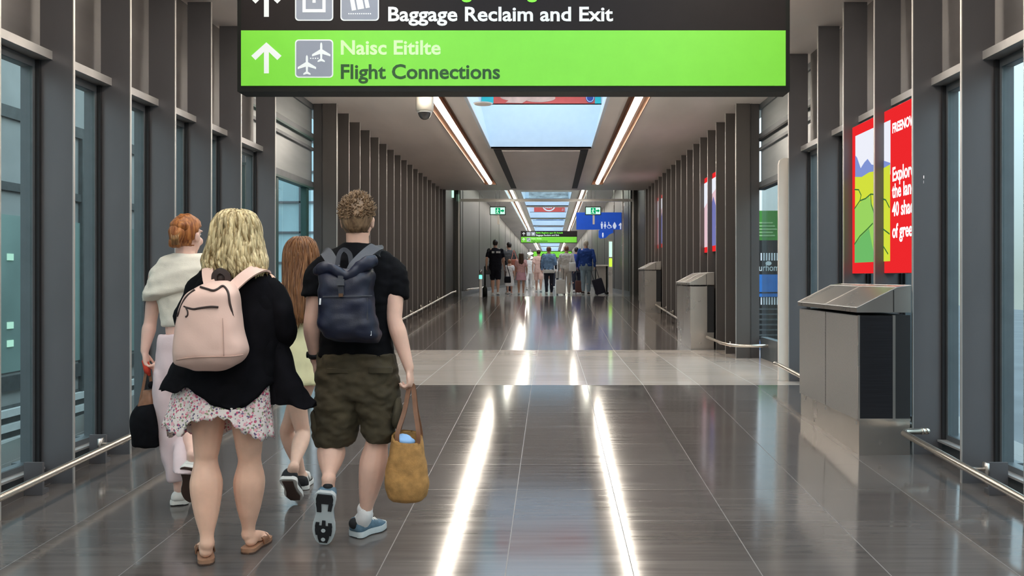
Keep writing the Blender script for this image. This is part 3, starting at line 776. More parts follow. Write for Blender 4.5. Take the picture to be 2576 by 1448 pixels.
for q in range(16):
    x = X0+.04+q*.062
    for (a, c) in ((636,655),(747,766)):
        b = MB(); b.box(x, x+.028, D-.03, D, Zb(c), Zb(a)); b.build('white_stripe', m_wht, o)
b = MB(); b.box(X0, X1, D-.06, D-.05, Zb(737), Zb(734)); b.build('trim_strip', m_bblk, o)
for q in range(7): bl('grille_bar', m_band, 775+q*13, 779+q*13, -.03, .0)
text_obj('lettering', 'yourhome', .22, m_louv, o, (4.62, D-.012, Zb(681)), bold=.001, sxx=.8)
ellipm = MB(); ellip(ellipm, 5.02, D-.01, Zb(662), .07, .05, .01); ellipm.build('badge', m_louv, o)
for sx_ in (X0+.35, X1-.35):
    b = MB(); b.tube([(sx_-.13, D+.9, Zb(868)-.05+.12), (sx_+.13, D+.9, Zb(868)-.05+.12)], .48, 20); b.build('wheel', m_dark, o, True)
# ------------------------------------------------------------------ far partition, exit signs, blue signs, posts
m_chrome = M('chrome post', (0.78,0.76,0.73), 0.18, 0.95, 0.03)
o = thing('glass_partition', 'tall glass and chrome partition framing the end of the corridor', 'partition', (-.2, 26.5, .984))
y = 26.5; kk = y/F
X = lambda p: (p-CX)*kk
for p in (1130, 1155, 1567, 1592, 1613):
    b = MB(); b.box(X(p)-.025, X(p)+.025, y-.03, y+.03, .98, ZCC); b.build('post', m_chrome, o)
b = MB(); b.box(X(1155)+.03, X(1592), y-.02, y+.02, H+(CY-507)*kk, H+(CY-500)*kk); b.build('transom', m_chrome, o)
b = MB(); b.box(X(1130)+.03, X(1155)-.03, y-.008, y+.008, 1.0, ZCC-.05); b.build('side_glass', m_clear, o)
b = MB(); b.box(X(1567)+.03, X(1592)-.03, y-.008, y+.008, 1.0, ZCC-.05); b.build('side_glass', m_clear, o)
b = MB(); b.box(X(1592)+.03, X(1613)-.03, y-.008, y+.008, 1.0, ZCC-.05); b.build('side_glass', m_clear, o)
b = MB(); b.box(X(1155)+.04, X(1592)-.04, y-.006, y+.006, H+(CY-499)*kk, ZCC-.05); b.build('top_glass', m_clear, o)
m_exit = emit('exit sign glow', (0.30,0.95,0.55), 1.6)
m_exg = emit('exit sign green', (0.0,0.30,0.10), 0.7)
m_exw = emit('exit sign white', (0.55,0.95,0.72), 0.8)
def exit_sign(label, px, py, D):
    k = D/F; x = (px-CX)*k; z = H-(py-CY)*k
    o = thing('exit_sign', label, 'exit sign', (x, D, z))
    b = MB(); b.box(x-.25, x+.25, D, D+.07, z-.13, z+.13); b.build('sign_case', M('exit case', (0.006,0.05,0.02), 0.4, 0, 0.05), o)
    b = MB(); b.box(x-.225, x+.225, D-.004, D, z-.105, z+.105); b.build('lit_face', m_exw, o)
    b = MB(); b.box(x-.07, x+.08, D-.008, D-.004, z-.095, z+.095); b.build('doorway_symbol', m_exg, o)
    b = MB(); 
    b.prism([(x+a, D-.008, z+c) for a, c in ((.21,0),(.15,.06),(.15,.025),(.09,.025),(.09,-.025),(.15,-.025),(.15,-.06))], (0,-.003,0)); b.build('arrow', m_exg, o)
    b = MB(); b.ball((x+.0,D-.01,z+.06),(.018,.004,.018),10,6); b.tube([(x,D-.01,z+.04),(x-.01,D-.01,z-.02),(x+.03,D-.01,z-.08)],.012,6); b.tube([(x-.01,D-.01,z-.02),(x-.04,D-.01,z-.07)],.011,6); b.tube([(x-.04,D-.01,z+.0),(x,D-.01,z+.035),(x+.045,D-.01,z+.01)],.009,6)
    b.build('running_figure', m_exw, o)
    for s in (-.06, .06):
        b = MB(); b.cyl((x+s, D+.035, z+.13), (x+s, D+.035, ZCC), .007, 6); b.build('hanger', m_steel, o)
    b = MB(); b.box(x-.01+.06*0, x+.05, D+.02, D+.06, z-.42, z-.13); b.build('pendant_bracket', m_steel, o)
exit_sign('green lit exit sign hanging at the left, above the men in black', 1252, 530, 27.0)
exit_sign('green lit exit sign hanging in front of the blue toilet sign', 1492, 530, 27.0)
m_bsign = M('blue sign', (0.012,0.085,0.50), 0.4, 0, 0.06, emit=(0.01,0.08,0.55), estr=0.25)
m_bpic = M('white sign symbol', (0.7,0.78,0.95), 0.5, 0, 0.02, emit=(0.7,0.78,0.95), estr=0.3)
D = 30.0; k = D/F
o = thing('toilet_sign', 'wide blue hanging sign with white toilet symbols and an arrow', 'sign', (X(1508), D, 3.2))
XX = lambda p: (p-CX)*k
ZZ = lambda q: H-(q-CY)*k
b = MB(); b.box(XX(1450), XX(1566), D, D+.12, ZZ(577), ZZ(534)); b.build('sign_board', m_bsign, o)
def sym(nm, pts): MB().prism([(XX(p), D-.002, ZZ(q)) for p, q in pts], (0,-.003,0)).build(nm, m_bpic, o)
sym('man_symbol', [(1511,562),(1517,562),(1516,570),(1515.4,575),(1512.6,575),(1512,570)]); sym('man_symbol', [(1512.6,557.5),(1515.4,557.5),(1515.4,561),(1512.6,561)])
sym('woman_symbol', [(1520.5,562),(1523.5,562),(1525.5,570),(1523.4,570),(1523,575),(1521,575),(1520.6,570),(1518.5,570)]); sym('woman_symbol', [(1520.6,557.5),(1523.4,557.5),(1523.4,561),(1520.6,561)])
sym('wheelchair_symbol', [(1530,558),(1532,558),(1532.5,564),(1537,566),(1539.5,572),(1537.5,573),(1535.6,568.6),(1531,567)])
b = MB(); cxx, czz = XX(1532.3), ZZ(569.5)
for q in range(10):
    a, c = PI*.55+1.3*PI*q/10, PI*.55+1.3*PI*(q+1)/10; r1, r2 = 5*k, 3.7*k
    b.prism([(cxx+r*math.cos(t), D-.002, czz+r*math.sin(t)) for t, r in ((a,r1),(c,r1),(c,r2),(a,r2))], (0,-.003,0))
b.build('wheelchair_wheel', m_bpic, o)
sym('baby_symbol', [(1543,563),(1546,558),(1549,563),(1551,568),(1548,575),(1544,575),(1541,568)])
sym('arrow', [(1559.6,576),(1562.4,576),(1562.4,566),(1564.6,568),(1566,566),(1561,559.5),(1556,566),(1557.4,568),(1559.6,566)])
for p in (1475, 1545):
    b = MB(); b.cyl((XX(p), D+.06, ZZ(534)), (XX(p), D+.06, ZCC), .012, 6); b.build('hanger', m_steel, o)
D2 = 34.0; k2 = D2/F
o = thing('wall_flag_sign', 'smaller rounded blue sign with a white figure below the wide toilet sign', 'sign', ((1525-CX)*k2, D2, 3.0))
b = MB(); b.prism([((p-CX)*k2, D2, H-(q-CY)*k2) for p, q in [(1506,580),(1510,577),(1546,572),(1549,576),(1547,583),(1532,590),(1524,598),(1510,600),(1506,596)]], (0,.08,0)); b.build('sign_board', m_bsign, o)
b = MB(); b.prism([((p-CX)*k2, D2-.003, H-(q-CY)*k2) for p, q in [(1515,585),(1518,585),(1518.6,592),(1517.6,597),(1515.4,597),(1514.4,592)]], (0,-.003,0)); b.build('man_symbol', m_bpic, o)
b = MB(); b.box((1547-CX)*k2, 2.45, D2+.02, D2+.06, H-(582-CY)*k2, H-(578-CY)*k2); b.build('wall_bracket', m_steel, o)
# green lit post and black barrier post
m_gled = emit('green indicator', (0.10,0.95,0.45), 2.0)
o = thing('gate_post', 'slim white sensor post with a glowing green ring at the left of the crowd', 'post', ((1209-CX)*26.0/F, 26.0, fz(26)))
x = (1209-CX)*26.0/F; z = fz(26.0)
b = MB(); b.lathe((x,26,0), [(.05,z),(.045,z+.02),(.042,z+.55),(.042,z+.56)], 16); b.build('column', m_white, o, True)
b = MB(); b.lathe((x,26,0), [(.044,z+.56),(.047,z+.57),(.047,z+.66),(.044,z+.67)], 16); b.build('light_ring', m_gled, o, True)
b = MB(); b.lathe((x,26,0), [(.042,z+.67),(.042,z+.80),(.03,z+.83),(.0,z+.83)], 16); b.build('cap', m_steel, o, True)
x = (1220-CX)*26.4/F; z = fz(26.4)
o = thing('barrier_post', 'thin black post with a thick base beside the green lit post', 'post', (x, 26.4, z))
MB().lathe((x,26.4,0), [(.0,z),(.075,z),(.07,z+.25),(.03,z+.32),(.028,z+.34)], 16).build('base', m_case, o, True)
MB().lathe((x,26.4,0), [(.028,z+.30),(.028,z+.92),(.0,z+.93)], 12).build('pole', m_case, o, True)
# counter on the right and glowing stand-in for glass reflections behind
D = 29.5; k = D/F
o = thing('counter', 'grey service counter with black legs beside the man in blue', 'counter', ((1515-CX)*k, D, .984))
xa, xb = (1498-CX)*k, (1531-CX)*k
b = MB(); b.box(xa, xb, D, D+.7, 1.95, 2.0); b.build('top', m_steel, o)
b = MB(); b.box(xa+.03, xb-.09, D+.05, D+.08, 1.02, 1.95); b.build('front_panel', M('beige counter panel', (0.42,0.37,0.32), 0.4, 0, 0.05), o)
for xx, yy in ((xb-.05,D+.05),(xb-.05,D+.6),(xa+.03,D+.6)):
    b = MB(); b.cyl((xx,yy,.99),(xx,yy,1.95),.02,10); b.build('leg', m_case, o, True)
b = MB(); b.ball((xb-.05,D+.05,1.03),(.06,.06,.05),10,8); b.build('foot', m_case, o, True)
# glowing column added by the counter for lights reflected in the glass
x = (1536-CX)*31/F
o = thing('reflection_column', 'slim glowing white and green column by the counter on the right', 'display column', (x, 31, .984))
b = MB(); b.box(x-.07, x+.07, 31, 31.1, .984, 2.9); b.build('body', m_steel, o)
b = MB(); b.box(x-.055, x+.055, 30.99, 31, 2.3, 2.85); b.build('white_reflection', m_exw, o)
b = MB(); b.box(x-.055, x+.055, 30.99, 31, 1.95, 2.25); b.build('green_reflection', emit('lime reflection', (0.45,0.85,0.05), 1.0), o)
# vertical small light at the left return
x = (1139-CX)*25.9/F
b = MB(); b.box(x-.035, x+.035, 25.86, 25.9, H+(CY-497)*25.9/F, H+(CY-479)*25.9/F)
tag(b.build('wall_lamp', m_exw), 'tiny upright white lamp high on the left beside the partition', 'lamp')
# stacked bright dishes on a far column
x = (1334-CX)*44/F; m_dish = emit('white lamp glass', (0.9,1.0,0.95), 1.0)
o = thing('lamp_column', 'far slim column carrying four stacked white lit dishes, left of the small green sign', 'lamp', (x, 44.2, .984))
b = MB(); b.box(x-.04, x+.04, 44.16, 44.22, .984, 3.0); b.build('column', m_steel, o)
for q in range(4):
    b = MB(); z = 1.57+(CY-637-q*10.5)*44/F; b.ball((x, 44, z), (.16,.16,.07), 14, 8); b.build('dish', m_dish, o, True)
# ------------------------------------------------------------------ figure building helpers
def fuse(mb, voxel, it=3, fac=0.5):
    me = bpy.data.meshes.new('t'); me.from_pydata([tuple(v) for v in mb.v], [], mb.f); me.update()
    o = bpy.data.objects.new('t', me); COL.objects.link(o)
    r = o.modifiers.new('r', 'REMESH'); r.mode = 'VOXEL'; r.voxel_size = voxel
    if it:
        q = o.modifiers.new('s', 'SMOOTH'); q.iterations = it; q.factor = fac
    dg = bpy.context.evaluated_depsgraph_get(); dg.update()
    ev = o.evaluated_get(dg); em = ev.to_mesh()
    out = MB(); out.v = [v.co.copy() for v in em.vertices]; out.f = [tuple(p.vertices) for p in em.polygons]; out.m = [0]*len(out.f)
    ev.to_mesh_clear(); bpy.data.objects.remove(o); bpy.data.meshes.remove(me)
    return out
def wrinkle(mb, amp, sc_=(20,20,20), seed=0.0, mask=None):
    me = bpy.data.meshes.new('t'); me.from_pydata([tuple(v) for v in mb.v], [], mb.f); me.update()
    nr = [v.normal.copy() for v in me.vertices]; bpy.data.meshes.remove(me)
    for i, v in enumerate(mb.v):
        q = Vector((v.x*sc_[0]+seed, v.y*sc_[1], v.z*sc_[2]))
        d = noise.noise(q)+.5*noise.noise(q*2.1)
        k = mask(v) if mask else 1.0
        mb.v[i] = v+nr[i]*(amp*d*k)
    return mb
def cat(vals, sub):
    out = []; n = len(vals)
    for i in range(n-1):
        p0, p1, p2, p3 = vals[max(i-1,0)], vals[i], vals[i+1], vals[min(i+2,n-1)]
        for k in range(sub):
            t = k/sub
            out.append([.5*(2*b+(c-a)*t+(2*a-5*b+4*c-d)*t*t+(3*b-a-3*c+d)*t*t*t) for a, b, c, d in zip(p0,p1,p2,p3)])
    out.append(list(vals[-1])); return out
def limb(mb, pts, radii, sub=5, n=14, ends=True):
    vals = [[p[0],p[1],p[2],r] for p, r in zip(pts, radii)]
    c = cat(vals, sub)
    mb.tube([q[:3] for q in c], [max(q[3], .002) for q in c], n)
    if ends:
        mb.ball(c[0][:3], c[0][3], 12, 8); mb.ball(c[-1][:3], c[-1][3], 12, 8)
    return mb
def sring(cx, cy, cz, rx, ry, n=32, p=2.4, ang=0.0, tilt=None):
    out = []
    for k in range(n):
        a = 2*PI*k/n; c, s = math.cos(a), math.sin(a)
        x = rx*math.copysign(abs(c)**(2/p), c); y = ry*math.copysign(abs(s)**(2/p), s)
        z = tilt(a) if tilt else 0
        out.append(Vector((cx+x*math.cos(ang)-y*math.sin(ang), cy+x*math.sin(ang)+y*math.cos(ang), cz+z)))
    return out
def loftz(mb, rows, sub=5, n=32, p=2.4, ang=0.0):   # rows: cx, cy, cz, rx, ry
    mb.rings([sring(*r, n=n, p=p, ang=ang) for r in cat(rows, sub)])
    return mb
def prow(py, xl, xr, dep, D, kD=None):              # a horizontal slice given by its seen outline
    k = D/F
    return [((xl+xr)/2-CX)*k, D, H-(py-CY)*k, (xr-xl)/2*k, dep]
def frame(yaw, pitch=0.0):
    R = Matrix.Rotation(yaw, 3, 'Z') @ Matrix.Rotation(pitch, 3, 'X')
    return R
def head(mb, c, R, s=1.0):
    L = lambda x, y, z: c+R@Vector((x*s, y*s, z*s))
    mb.ball(L(0,-.008,.022), (.074*s,.094*s,.094*s), 22, 16, R)
    mb.ball(L(0,.028,-.035), (.060*s,.062*s,.078*s), 18, 12, R)
    mb.ball(L(0,.066,-.088), (.026*s,.022*s,.022*s), 12, 8, R)
    mb.tube([L(0,.086,.022), L(0,.104,-.008), L(0,.112,-.024), L(0,.09,-.03)], [.008*s,.011*s,.015*s,.008*s], 8)
    mb.ball(L(0,.084,-.054), (.022*s,.010*s,.010*s), 10, 8, R)
    for q in (-1, 1):
        mb.ball(L(q*.034,.074,-.028), (.024*s,.022*s,.026*s), 10, 8, R)
        mb.ball(L(q*.03,.080,.034), (.026*s,.012*s,.010*s), 10, 8, R)
        mb.ball(L(q*.077,-.006,-.008), (.010*s,.021*s,.033*s), 10, 8, R)
        mb.ball(L(q*.083,-.012,.004), (.007*s,.014*s,.020*s), 8, 6, R)
def eyes(parent, c, R, s, mat_w, mat_d):
    L = lambda x, y, z: c+R@Vector((x*s, y*s, z*s))
    for q in (-1, 1):
        e = MB().ball(L(q*.031,.0775,.014), (.012*s,.009*s,.008*s), 12, 8, R).build('eye', mat_w, parent, True)
        MB().ball(L(q*.031,.0848,.014), (.005*s,.003*s,.005*s), 8, 6, R).build('iris', mat_d, e, True)
def hand(mb, w, d, pn, th, curl=.35, s=1.0, spread=.10):
    d = d.normalized(); pn = (pn-d*pn.dot(d)).normalized(); sd = d.cross(pn).normalized()
    if sd.dot(th) < 0: sd = -sd            # sd points to the thumb side
    A = Matrix((sd, d, pn)).transposed()
    mb.ball(w+d*.052*s, (.040*s,.052*s,.0165*s), 14, 10, A)
    mb.ball(w+d*.018*s, (.028*s,.03*s,.019*s), 12, 8, A)
    for k, (o, ln) in enumerate(((.030,.072),(.010,.082),(-.011,.076),(-.031,.060))):
        b = w+d*(.088-.006*abs(k-1))*s+sd*o*s
        dd = (d+sd*spread*(o/.03)).normalized(); pts = [b-dd*.02*s, b]; a = 0
        for seg, f in ((.45,1.0),(.32,1.15),(.23,.8)):
            a += curl*f
            v = dd*math.cos(a)+pn*math.sin(a); pts.append(pts[-1]+v*ln*seg*s)
        mb.tube(pts, [.0098*s,.0095*s,.0088*s,.0078*s,.0060*s], 8); mb.ball(pts[-1], .0066*s, 8, 6)
    b = w+d*.028*s+sd*.030*s
    p1 = b+(sd*.55+d*.75+pn*.35).normalized()*.036*s
    p2 = p1+(sd*.10+d*.9+pn*.45).normalized()*.032*s
    mb.tube([w+d*.01*s+sd*.012*s, b, p1, p2], [.015*s,.0135*s,.0105*s,.0075*s], 8); mb.ball(p2, .0078*s, 8, 6)
def foot_axes(heel, toe, up=(0,0,1)):
    f = (toe-heel).normalized(); u = Vector(up); u = (u-f*u.dot(f)).normalized(); s = f.cross(u).normalized()
    return f, u, s
def shoe_parts(heel, toe, up, wid, parent, m_up, m_sole, m_tread=None, sole_h=.028, hgt=.085, name='shoe', extras=None, low=False):
    """a shoe whose sole lies from heel to toe (bottom contact points)"""
    f, u, s = foot_axes(heel, toe, up); L = (toe-heel).length
    W = lambda t: wid*(.36+.10*math.sin(PI*min(t*1.9,1))*0 + .13*math.exp(-((t-.12)/.16)**2) + .16*math.exp(-((t-.68)/.20)**2)) * (1 if t < .86 else math.sqrt(max(0.03, 1-((t-.86)/.15)**2)))*(1 if t > .06 else math.sqrt(max(.1, 1-((.06-t)/.075)**2)))
    ts = [0,.02,.06,.12,.2,.3,.4,.5,.6,.7,.78,.86,.92,.96,.99,1.0]
    def outline(ts, h0, h1, grow):
        rings = []
        for t in ts:
            c = heel+f*(t*L); w_ = W(t)*grow; rk = .10*max(0, t-.72)**1.2*L*1.2
            z0, z1 = h0+rk, h1+rk
            rings.append([c+s*(-w_)+u*z0, c+s*w_+u*z0, c+s*(w_*1.03)+u*((z0+z1)/2), c+s*(w_*.97)+u*z1, c-s*(w_*.97)+u*z1, c-s*(w_*1.03)+u*((z0+z1)/2)])
        return rings
    root = None
    b = MB(); n = 14; rings = []
    for t in ts:
        c = heel+f*(t*L); w_ = W(t)*.96; rk = .10*max(0, t-.72)**1.2*L*1.2
        top = hgt*(1.0 if t < .30 else 1.0-.62*((t-.30)/.70)**.8) if not low else hgt*.6*(1-.35*t)
        if t > .9: top *= .82
        if t > .97: top *= .6
        if t < .04: top *= .85
        rings.append([c+s*(w_*math.copysign(abs(math.cos(a))**.75, math.cos(a)))+u*(sole_h*.9+rk+(top-sole_h*.9)*max(0, math.sin(a))**.75) for a in [PI*k/n for k in range(n+1)]])
    b.rings(rings, True, True); root = b.build(name, m_up, parent, True)
    b = MB(); b.rings(outline(ts, .004, sole_h, 1.05)); b.build('sole', m_sole, root, False, PI/4)
    if m_tread:
        b = MB(); b.rings(outline(ts, 0, .006, .97)); b.build('outsole', m_tread, root, False, PI/4)
    return root, f, u, s, L, W
def skin(c): return M('skin tone', c, 0.5, 0, 0.06, (14,14,14), sss=.12, bump=.08, bscale=120)

def joint_figure(J, R, sk, name, label, hs=1.0, voxel=.007, girth=1.0, hands=True, headR=None, loc=None, eyecol=True, calf=1.0, feet=True, shod=True):
    """J: joint positions (world). One continuous skin surface: head, neck, trunk, arms, hands, legs, feet."""
    g = girth; mb = MB(); hR = headR or R
    root = thing(name, label, 'person', loc if loc is not None else (J['pel'].x, J['pel'].y, fz(J['pel'].y)))
    head(mb, J['head'], hR, hs)
    limb(mb, [J['neck']-Vector((0,0,.04)), J['neck']+Vector((0,0,.03)), J['head']+hR@Vector((0,-.012*hs,-.04*hs))], [.062*g,.057*g,.058*hs])
    mid = (J['neck']+J['pel'])/2; rt = R@Vector((1,0,0))
    ax = Matrix.Rotation(0, 3, 'Z')
    def blob(c, a, b_, c_): mb.ball(c, (a, b_, c_), 18, 12, R)
    shw = (J['shR']-J['shL']).length/2
    chest = J['neck'].lerp(J['pel'], .30); bel = J['neck'].lerp(J['pel'], .66)
    blob(chest, shw*.80, .105*g, .20); blob(bel, shw*.66, .095*g, .20); blob(J['pel'], shw*.76, .11*g, .14)
    limb(mb, [J['shL'], J['neck'].lerp(J['pel'], .10), J['shR']], [.05*g, .075*g, .05*g])
    for q in 'LR':
        sh, el, wr = J['sh'+q], J['el'+q], J['wr'+q]
        limb(mb, [sh, sh.lerp(el,.35), sh.lerp(el,.75), el, el.lerp(wr,.25), el.lerp(wr,.65), wr], [.052*g,.049*g,.041*g,.038*g,.042*g,.033*g,.025*g])
        hp, kn, an = J['hp'+q], J['kn'+q], J['an'+q]
        limb(mb, [hp, hp.lerp(kn,.35), hp.lerp(kn,.8), kn, kn.lerp(an,.28), kn.lerp(an,.62), kn.lerp(an,.88), an], [.085*g,.080*g,.062*g,.056*g,.060*g*calf,.046*g*calf,.034*g,.036*g])
        if feet:
            he, to = J['he'+q], J['to'+q]; f, u, s = foot_axes(he, to, J.get('up'+q, (0,0,1)))
            if shod: he, to = he+(to-he)*.05+u*.010, he+(to-he)*.84+u*.010
            L = (to-he).length
            A = Matrix((s, f, u)).transposed()
            mb.ball(he+f*.045+u*.038, (.032,.042,.034), 12, 8, A)
            limb(mb, [an, he+f*(.25*L)+u*.05, he+f*(.55*L)+u*.036, he+f*(.80*L)+u*.024], [.033,.034,.028,.020])
            mb.ball(he+f*(.68*L)+u*.022, (.042,.06,.018), 12, 8, A)
            for k in range(5):
                o_ = (-.034+.017*k)*(1 if q == 'R' else -1)
                e = he+f*(L*(.95-.03*(4-k if False else k)))+s*o_+u*.014
                mb.tube([e-f*.045, e-f*.01, e], [.010,.010,.008], 8); mb.ball(e, .0085 if k else .011, 8, 6)
        if hands:
            hand(mb, wr, J['hd'+q], J['pn'+q], J['th'+q], J.get('cu'+q, .35), hs)
    b = fuse(mb, voxel, 3, .45)
    body = b.build('body', sk, root, True)
    if eyecol: eyes(root, J['head'], hR, hs, bpy.data.materials.get('eye white') or M('eye white', (.8,.78,.75), .3, 0, .02), bpy.data.materials.get('eye dark') or M('eye dark', (.05,.07,.09), .2, 0, .1))
    return root, body
def sh_hair(parent, c, R, s, mat, thick=.018, tufts=160, seed=1, nape=-.062, name='hair'):
    rnd = random.Random(seed); mb = MB(); n, m = 48, 36; V = []
    def mask(p):
        if p.y > 0: line = .035+.02*(p.y/.09)                         # forehead
        else: line = nape+(.06 if abs(p.x) > .062 else 0)*max(0, 1+p.y/.05)
        if p.y > -.03 and abs(p.x) > .05: line = max(line, .012)
        return max(0, min(1, (p.z-line)/.018+.3))
    def pt(a, b, ex):
        p = Vector((.074*math.cos(a)*math.cos(b), -.008+.094*math.cos(a)*math.sin(b), .022+.094*math.sin(a)))
        dirn = Vector((p.x/.074**2, (p.y+.008)/.094**2, (p.z-.022)/.094**2)).normalized()
        k = mask(p); nz = noise.noise(Vector((p.x*34+seed*7, p.y*34, p.z*34)))*.5+noise.noise(Vector((p.x*80, p.y*80+seed, p.z*80)))*.35
        top = .6+.5*max(0, math.sin(a))
        return p+dirn*((thick*top*(1+.6*nz))*k-.012*(1-k)+ex), dirn, k
    rings = []
    for j in range(m+1):
        a = -PI/2+.06+(PI-.12)*j/m
        rings.append([c+R@(pt(a, 2*PI*i/n, 0)[0]*s) for i in range(n)])
    mb.rings(rings)
    for _ in range(tufts):
        a = rnd.uniform(-.15, PI/2); b = rnd.uniform(0, 2*PI)
        p, d, k = pt(a, b, -.004)
        if k < .9: continue
        t = Vector((rnd.uniform(-1,1)*.6, rnd.uniform(-.6,.6), rnd.uniform(.1,.8)))
        L = thick*rnd.uniform(.35, .85)
        e1 = p+d*L*.6+t*L*.2; e2 = p+d*L*1.0+t*L*.7
        mb.tube([c+R@(q*s) for q in (p-d*.004, e1, e2)], [.0042*s,.0030*s,.0006], 5)
    return mb.build(name, mat, parent, True)
def hair_mat(name, c0, c1, rough=.42):
    m = M(name, c0, rough, 0, 0, spec=.35)
    n = m.node_tree.nodes; l = m.node_tree.links; b = n['Principled BSDF']
    t = n.new('ShaderNodeTexCoord'); mp = n.new('ShaderNodeMapping'); mp.inputs['Scale'].default_value = (70,70,4)
    nz = n.new('ShaderNodeTexNoise'); nz.inputs['Scale'].default_value = 1; nz.inputs['Detail'].default_value = 4
    l.new(t.outputs['Object'], mp.inputs[0]); l.new(mp.outputs[0], nz.inputs['Vector'])
    r = n.new('ShaderNodeValToRGB'); r.color_ramp.elements[0].position = .35; r.color_ramp.elements[1].position = .66
    r.color_ramp.elements[0].color = tuple(c0)+(1,); r.color_ramp.elements[1].color = tuple(c1)+(1,)
    l.new(nz.outputs['Fac'], r.inputs[0]); l.new(r.outputs[0], b.inputs['Base Color'])
    bp = n.new('ShaderNodeBump'); bp.inputs['Strength'].default_value = .5; bp.inputs['Distance'].default_value = .006
    l.new(nz.outputs['Fac'], bp.inputs['Height']); l.new(bp.outputs[0], b.inputs['Normal'])
    return m
def long_hair(parent, rows, mat, strands=90, seed=3, wav=.008, rs=.0075, name='hair', front_open=None, ragged=.05, n=72):
    """rows top to bottom: cx, cy, cz, rx, ry"""
    rnd = random.Random(seed); mb = MB(); cc = cat(rows, 6); rings = []
    for r in cc:
        q = []
        for k in range(n):
            a = 2*PI*k/n
            g = 1+.055*noise.noise(Vector((math.cos(a)*6+seed, math.sin(a)*6, r[2]*3)))+.03*noise.noise(Vector((math.cos(a)*17, math.sin(a)*17+seed, r[2]*4)))
            q.append(Vector((r[0]+r[3]*g*math.cos(a), r[1]+r[4]*g*math.sin(a), r[2])))
        rings.append(q)
    mb.rings(rings)
    m = len(cc)
    for _ in range(strands):
        a = rnd.uniform(0, 2*PI); i0 = rnd.randint(1, max(2, m//2)); i1 = m-1-rnd.randint(0, m//5)
        ph = rnd.uniform(0, 6); pts = []; rad = []
        off = rnd.uniform(.98, 1.05)
        for i in range(i0, i1+1, 2):
            r = cc[i]; aa = a+.10*math.sin(i*.22+ph)
            pts.append((r[0]+r[3]*off*math.cos(aa), r[1]+r[4]*off*math.sin(aa)+wav*math.sin(i*.5+ph), r[2]))
            rad.append(rs*(.5+.5*math.sin(PI*min(1, (i-i0+2)/(i1-i0+3)))))
        if len(pts) < 3: continue
        l_ = Vector(pts[-1])
        pts.append((l_.x+rnd.uniform(-.012,.012), l_.y+rnd.uniform(-.01,.004), l_.z-rnd.uniform(.01, ragged))); rad.append(.001)
        mb.tube(pts, rad, 5)
    return mb.build(name, mat, parent, True)
def strap(parent, pts, w, th, mat, name='strap', up=None, sub=6):
    c = cat([list(p) for p in pts], sub)
    mb = MB(); rs = []
    for i, p in enumerate(c):
        p = Vector(p); a = Vector(c[max(i-1,0)]); b = Vector(c[min(i+1,len(c)-1)]); t = (b-a).normalized()
        nrm = Vector(up) if up is not None else Vector((0,-1,.3)); nrm = (nrm-t*nrm.dot(t)).normalized(); s = t.cross(nrm).normalized()
        rs.append([p+s*w/2+nrm*th/2, p-s*w/2+nrm*th/2, p-s*w/2-nrm*th/2, p+s*w/2-nrm*th/2])
    mb.rings(rs); return mb.build(name, mat, parent, False, PI/3)
# ------------------------------------------------------------------ the four walkers nearby
m_skA = skin((0.78,0.49,0.38)); m_skB = skin((0.82,0.49,0.35)); m_skC = skin((0.78,0.50,0.41)); m_skD = skin((0.76,0.49,0.37))
m_black = M('black cotton', (0.0035,0.0035,0.005), 0.9, 0, 0.2, (30,30,30), bump=.15, bscale=300, spec=.15)
m_kimono = M('black gauze', (0.004,0.0035,0.005), 0.9, 0, 0.3, (20,20,20), bump=.2, bscale=260, spec=.12)
m_olive = M('olive canvas', (0.052,0.039,0.019), 0.85, 0, 0.25, (14,14,14), bump=.2, bscale=260)
m_navyb = M('navy nylon', (0.004,0.0065,0.024), 0.5, 0, 0.3, (10,10,10), bump=.15, bscale=200)
m_navyd = M('dark navy webbing', (0.022,0.024,0.034), 0.7, 0, 0.2)
m_greyw = M('grey webbing', (0.07,0.072,0.085), 0.75, 0, 0.15, bump=.2)
m_jute = M('tan jute', (0.40,0.205,0.062), 0.9, 0, 0.25, (30,30,30), bump=.6, bscale=340)
m_leather = M('brown leather', (0.20,0.085,0.040), 0.5, 0, 0.2, (20,20,20))
m_pink = M('blush pink leatherette', (0.72,0.48,0.40), 0.55, 0, 0.05, (6,6,6), bump=.08, bscale=150)
m_dkbrown = M('dark brown zip', (0.035,0.018,0.015), 0.6, 0, 0.2)
m_cream = M('cream knit', (0.74,0.68,0.58), 0.85, 0, 0.05, (20,20,20), bump=.35, bscale=220)
m_palepink = M('pale pink linen', (0.70,0.55,0.56), 0.85, 0, 0.05, (8,8,8), bump=.15, bscale=220)
m_yellow = M('pale yellow cotton', (0.85,0.78,0.46), 0.85, 0, 0.05, (10,10,10), bump=.1, bscale=200)
m_sock = M('white sock', (0.78,0.76,0.75), 0.9, 0, 0.04, bump=.3, bscale=300)
m_bluegrey = M('blue grey mesh upper', (0.095,0.165,0.225), 0.7, 0, 0.25, (40,40,40), bump=.3, bscale=300)
m_sole = M('pale rubber sole', (0.50,0.54,0.55), 0.6, 0, 0.08)
m_solew = M('white rubber sole', (0.72,0.70,0.66), 0.6, 0, 0.05)
m_tread = M('black rubber tread', (0.008,0.008,0.010), 0.75, 0, 0.2)
m_treadb = M('brown rubber tread', (0.07,0.038,0.028), 0.75, 0, 0.2)
m_tan = M('tan sandal', (0.33,0.17,0.10), 0.6, 0, 0.12)
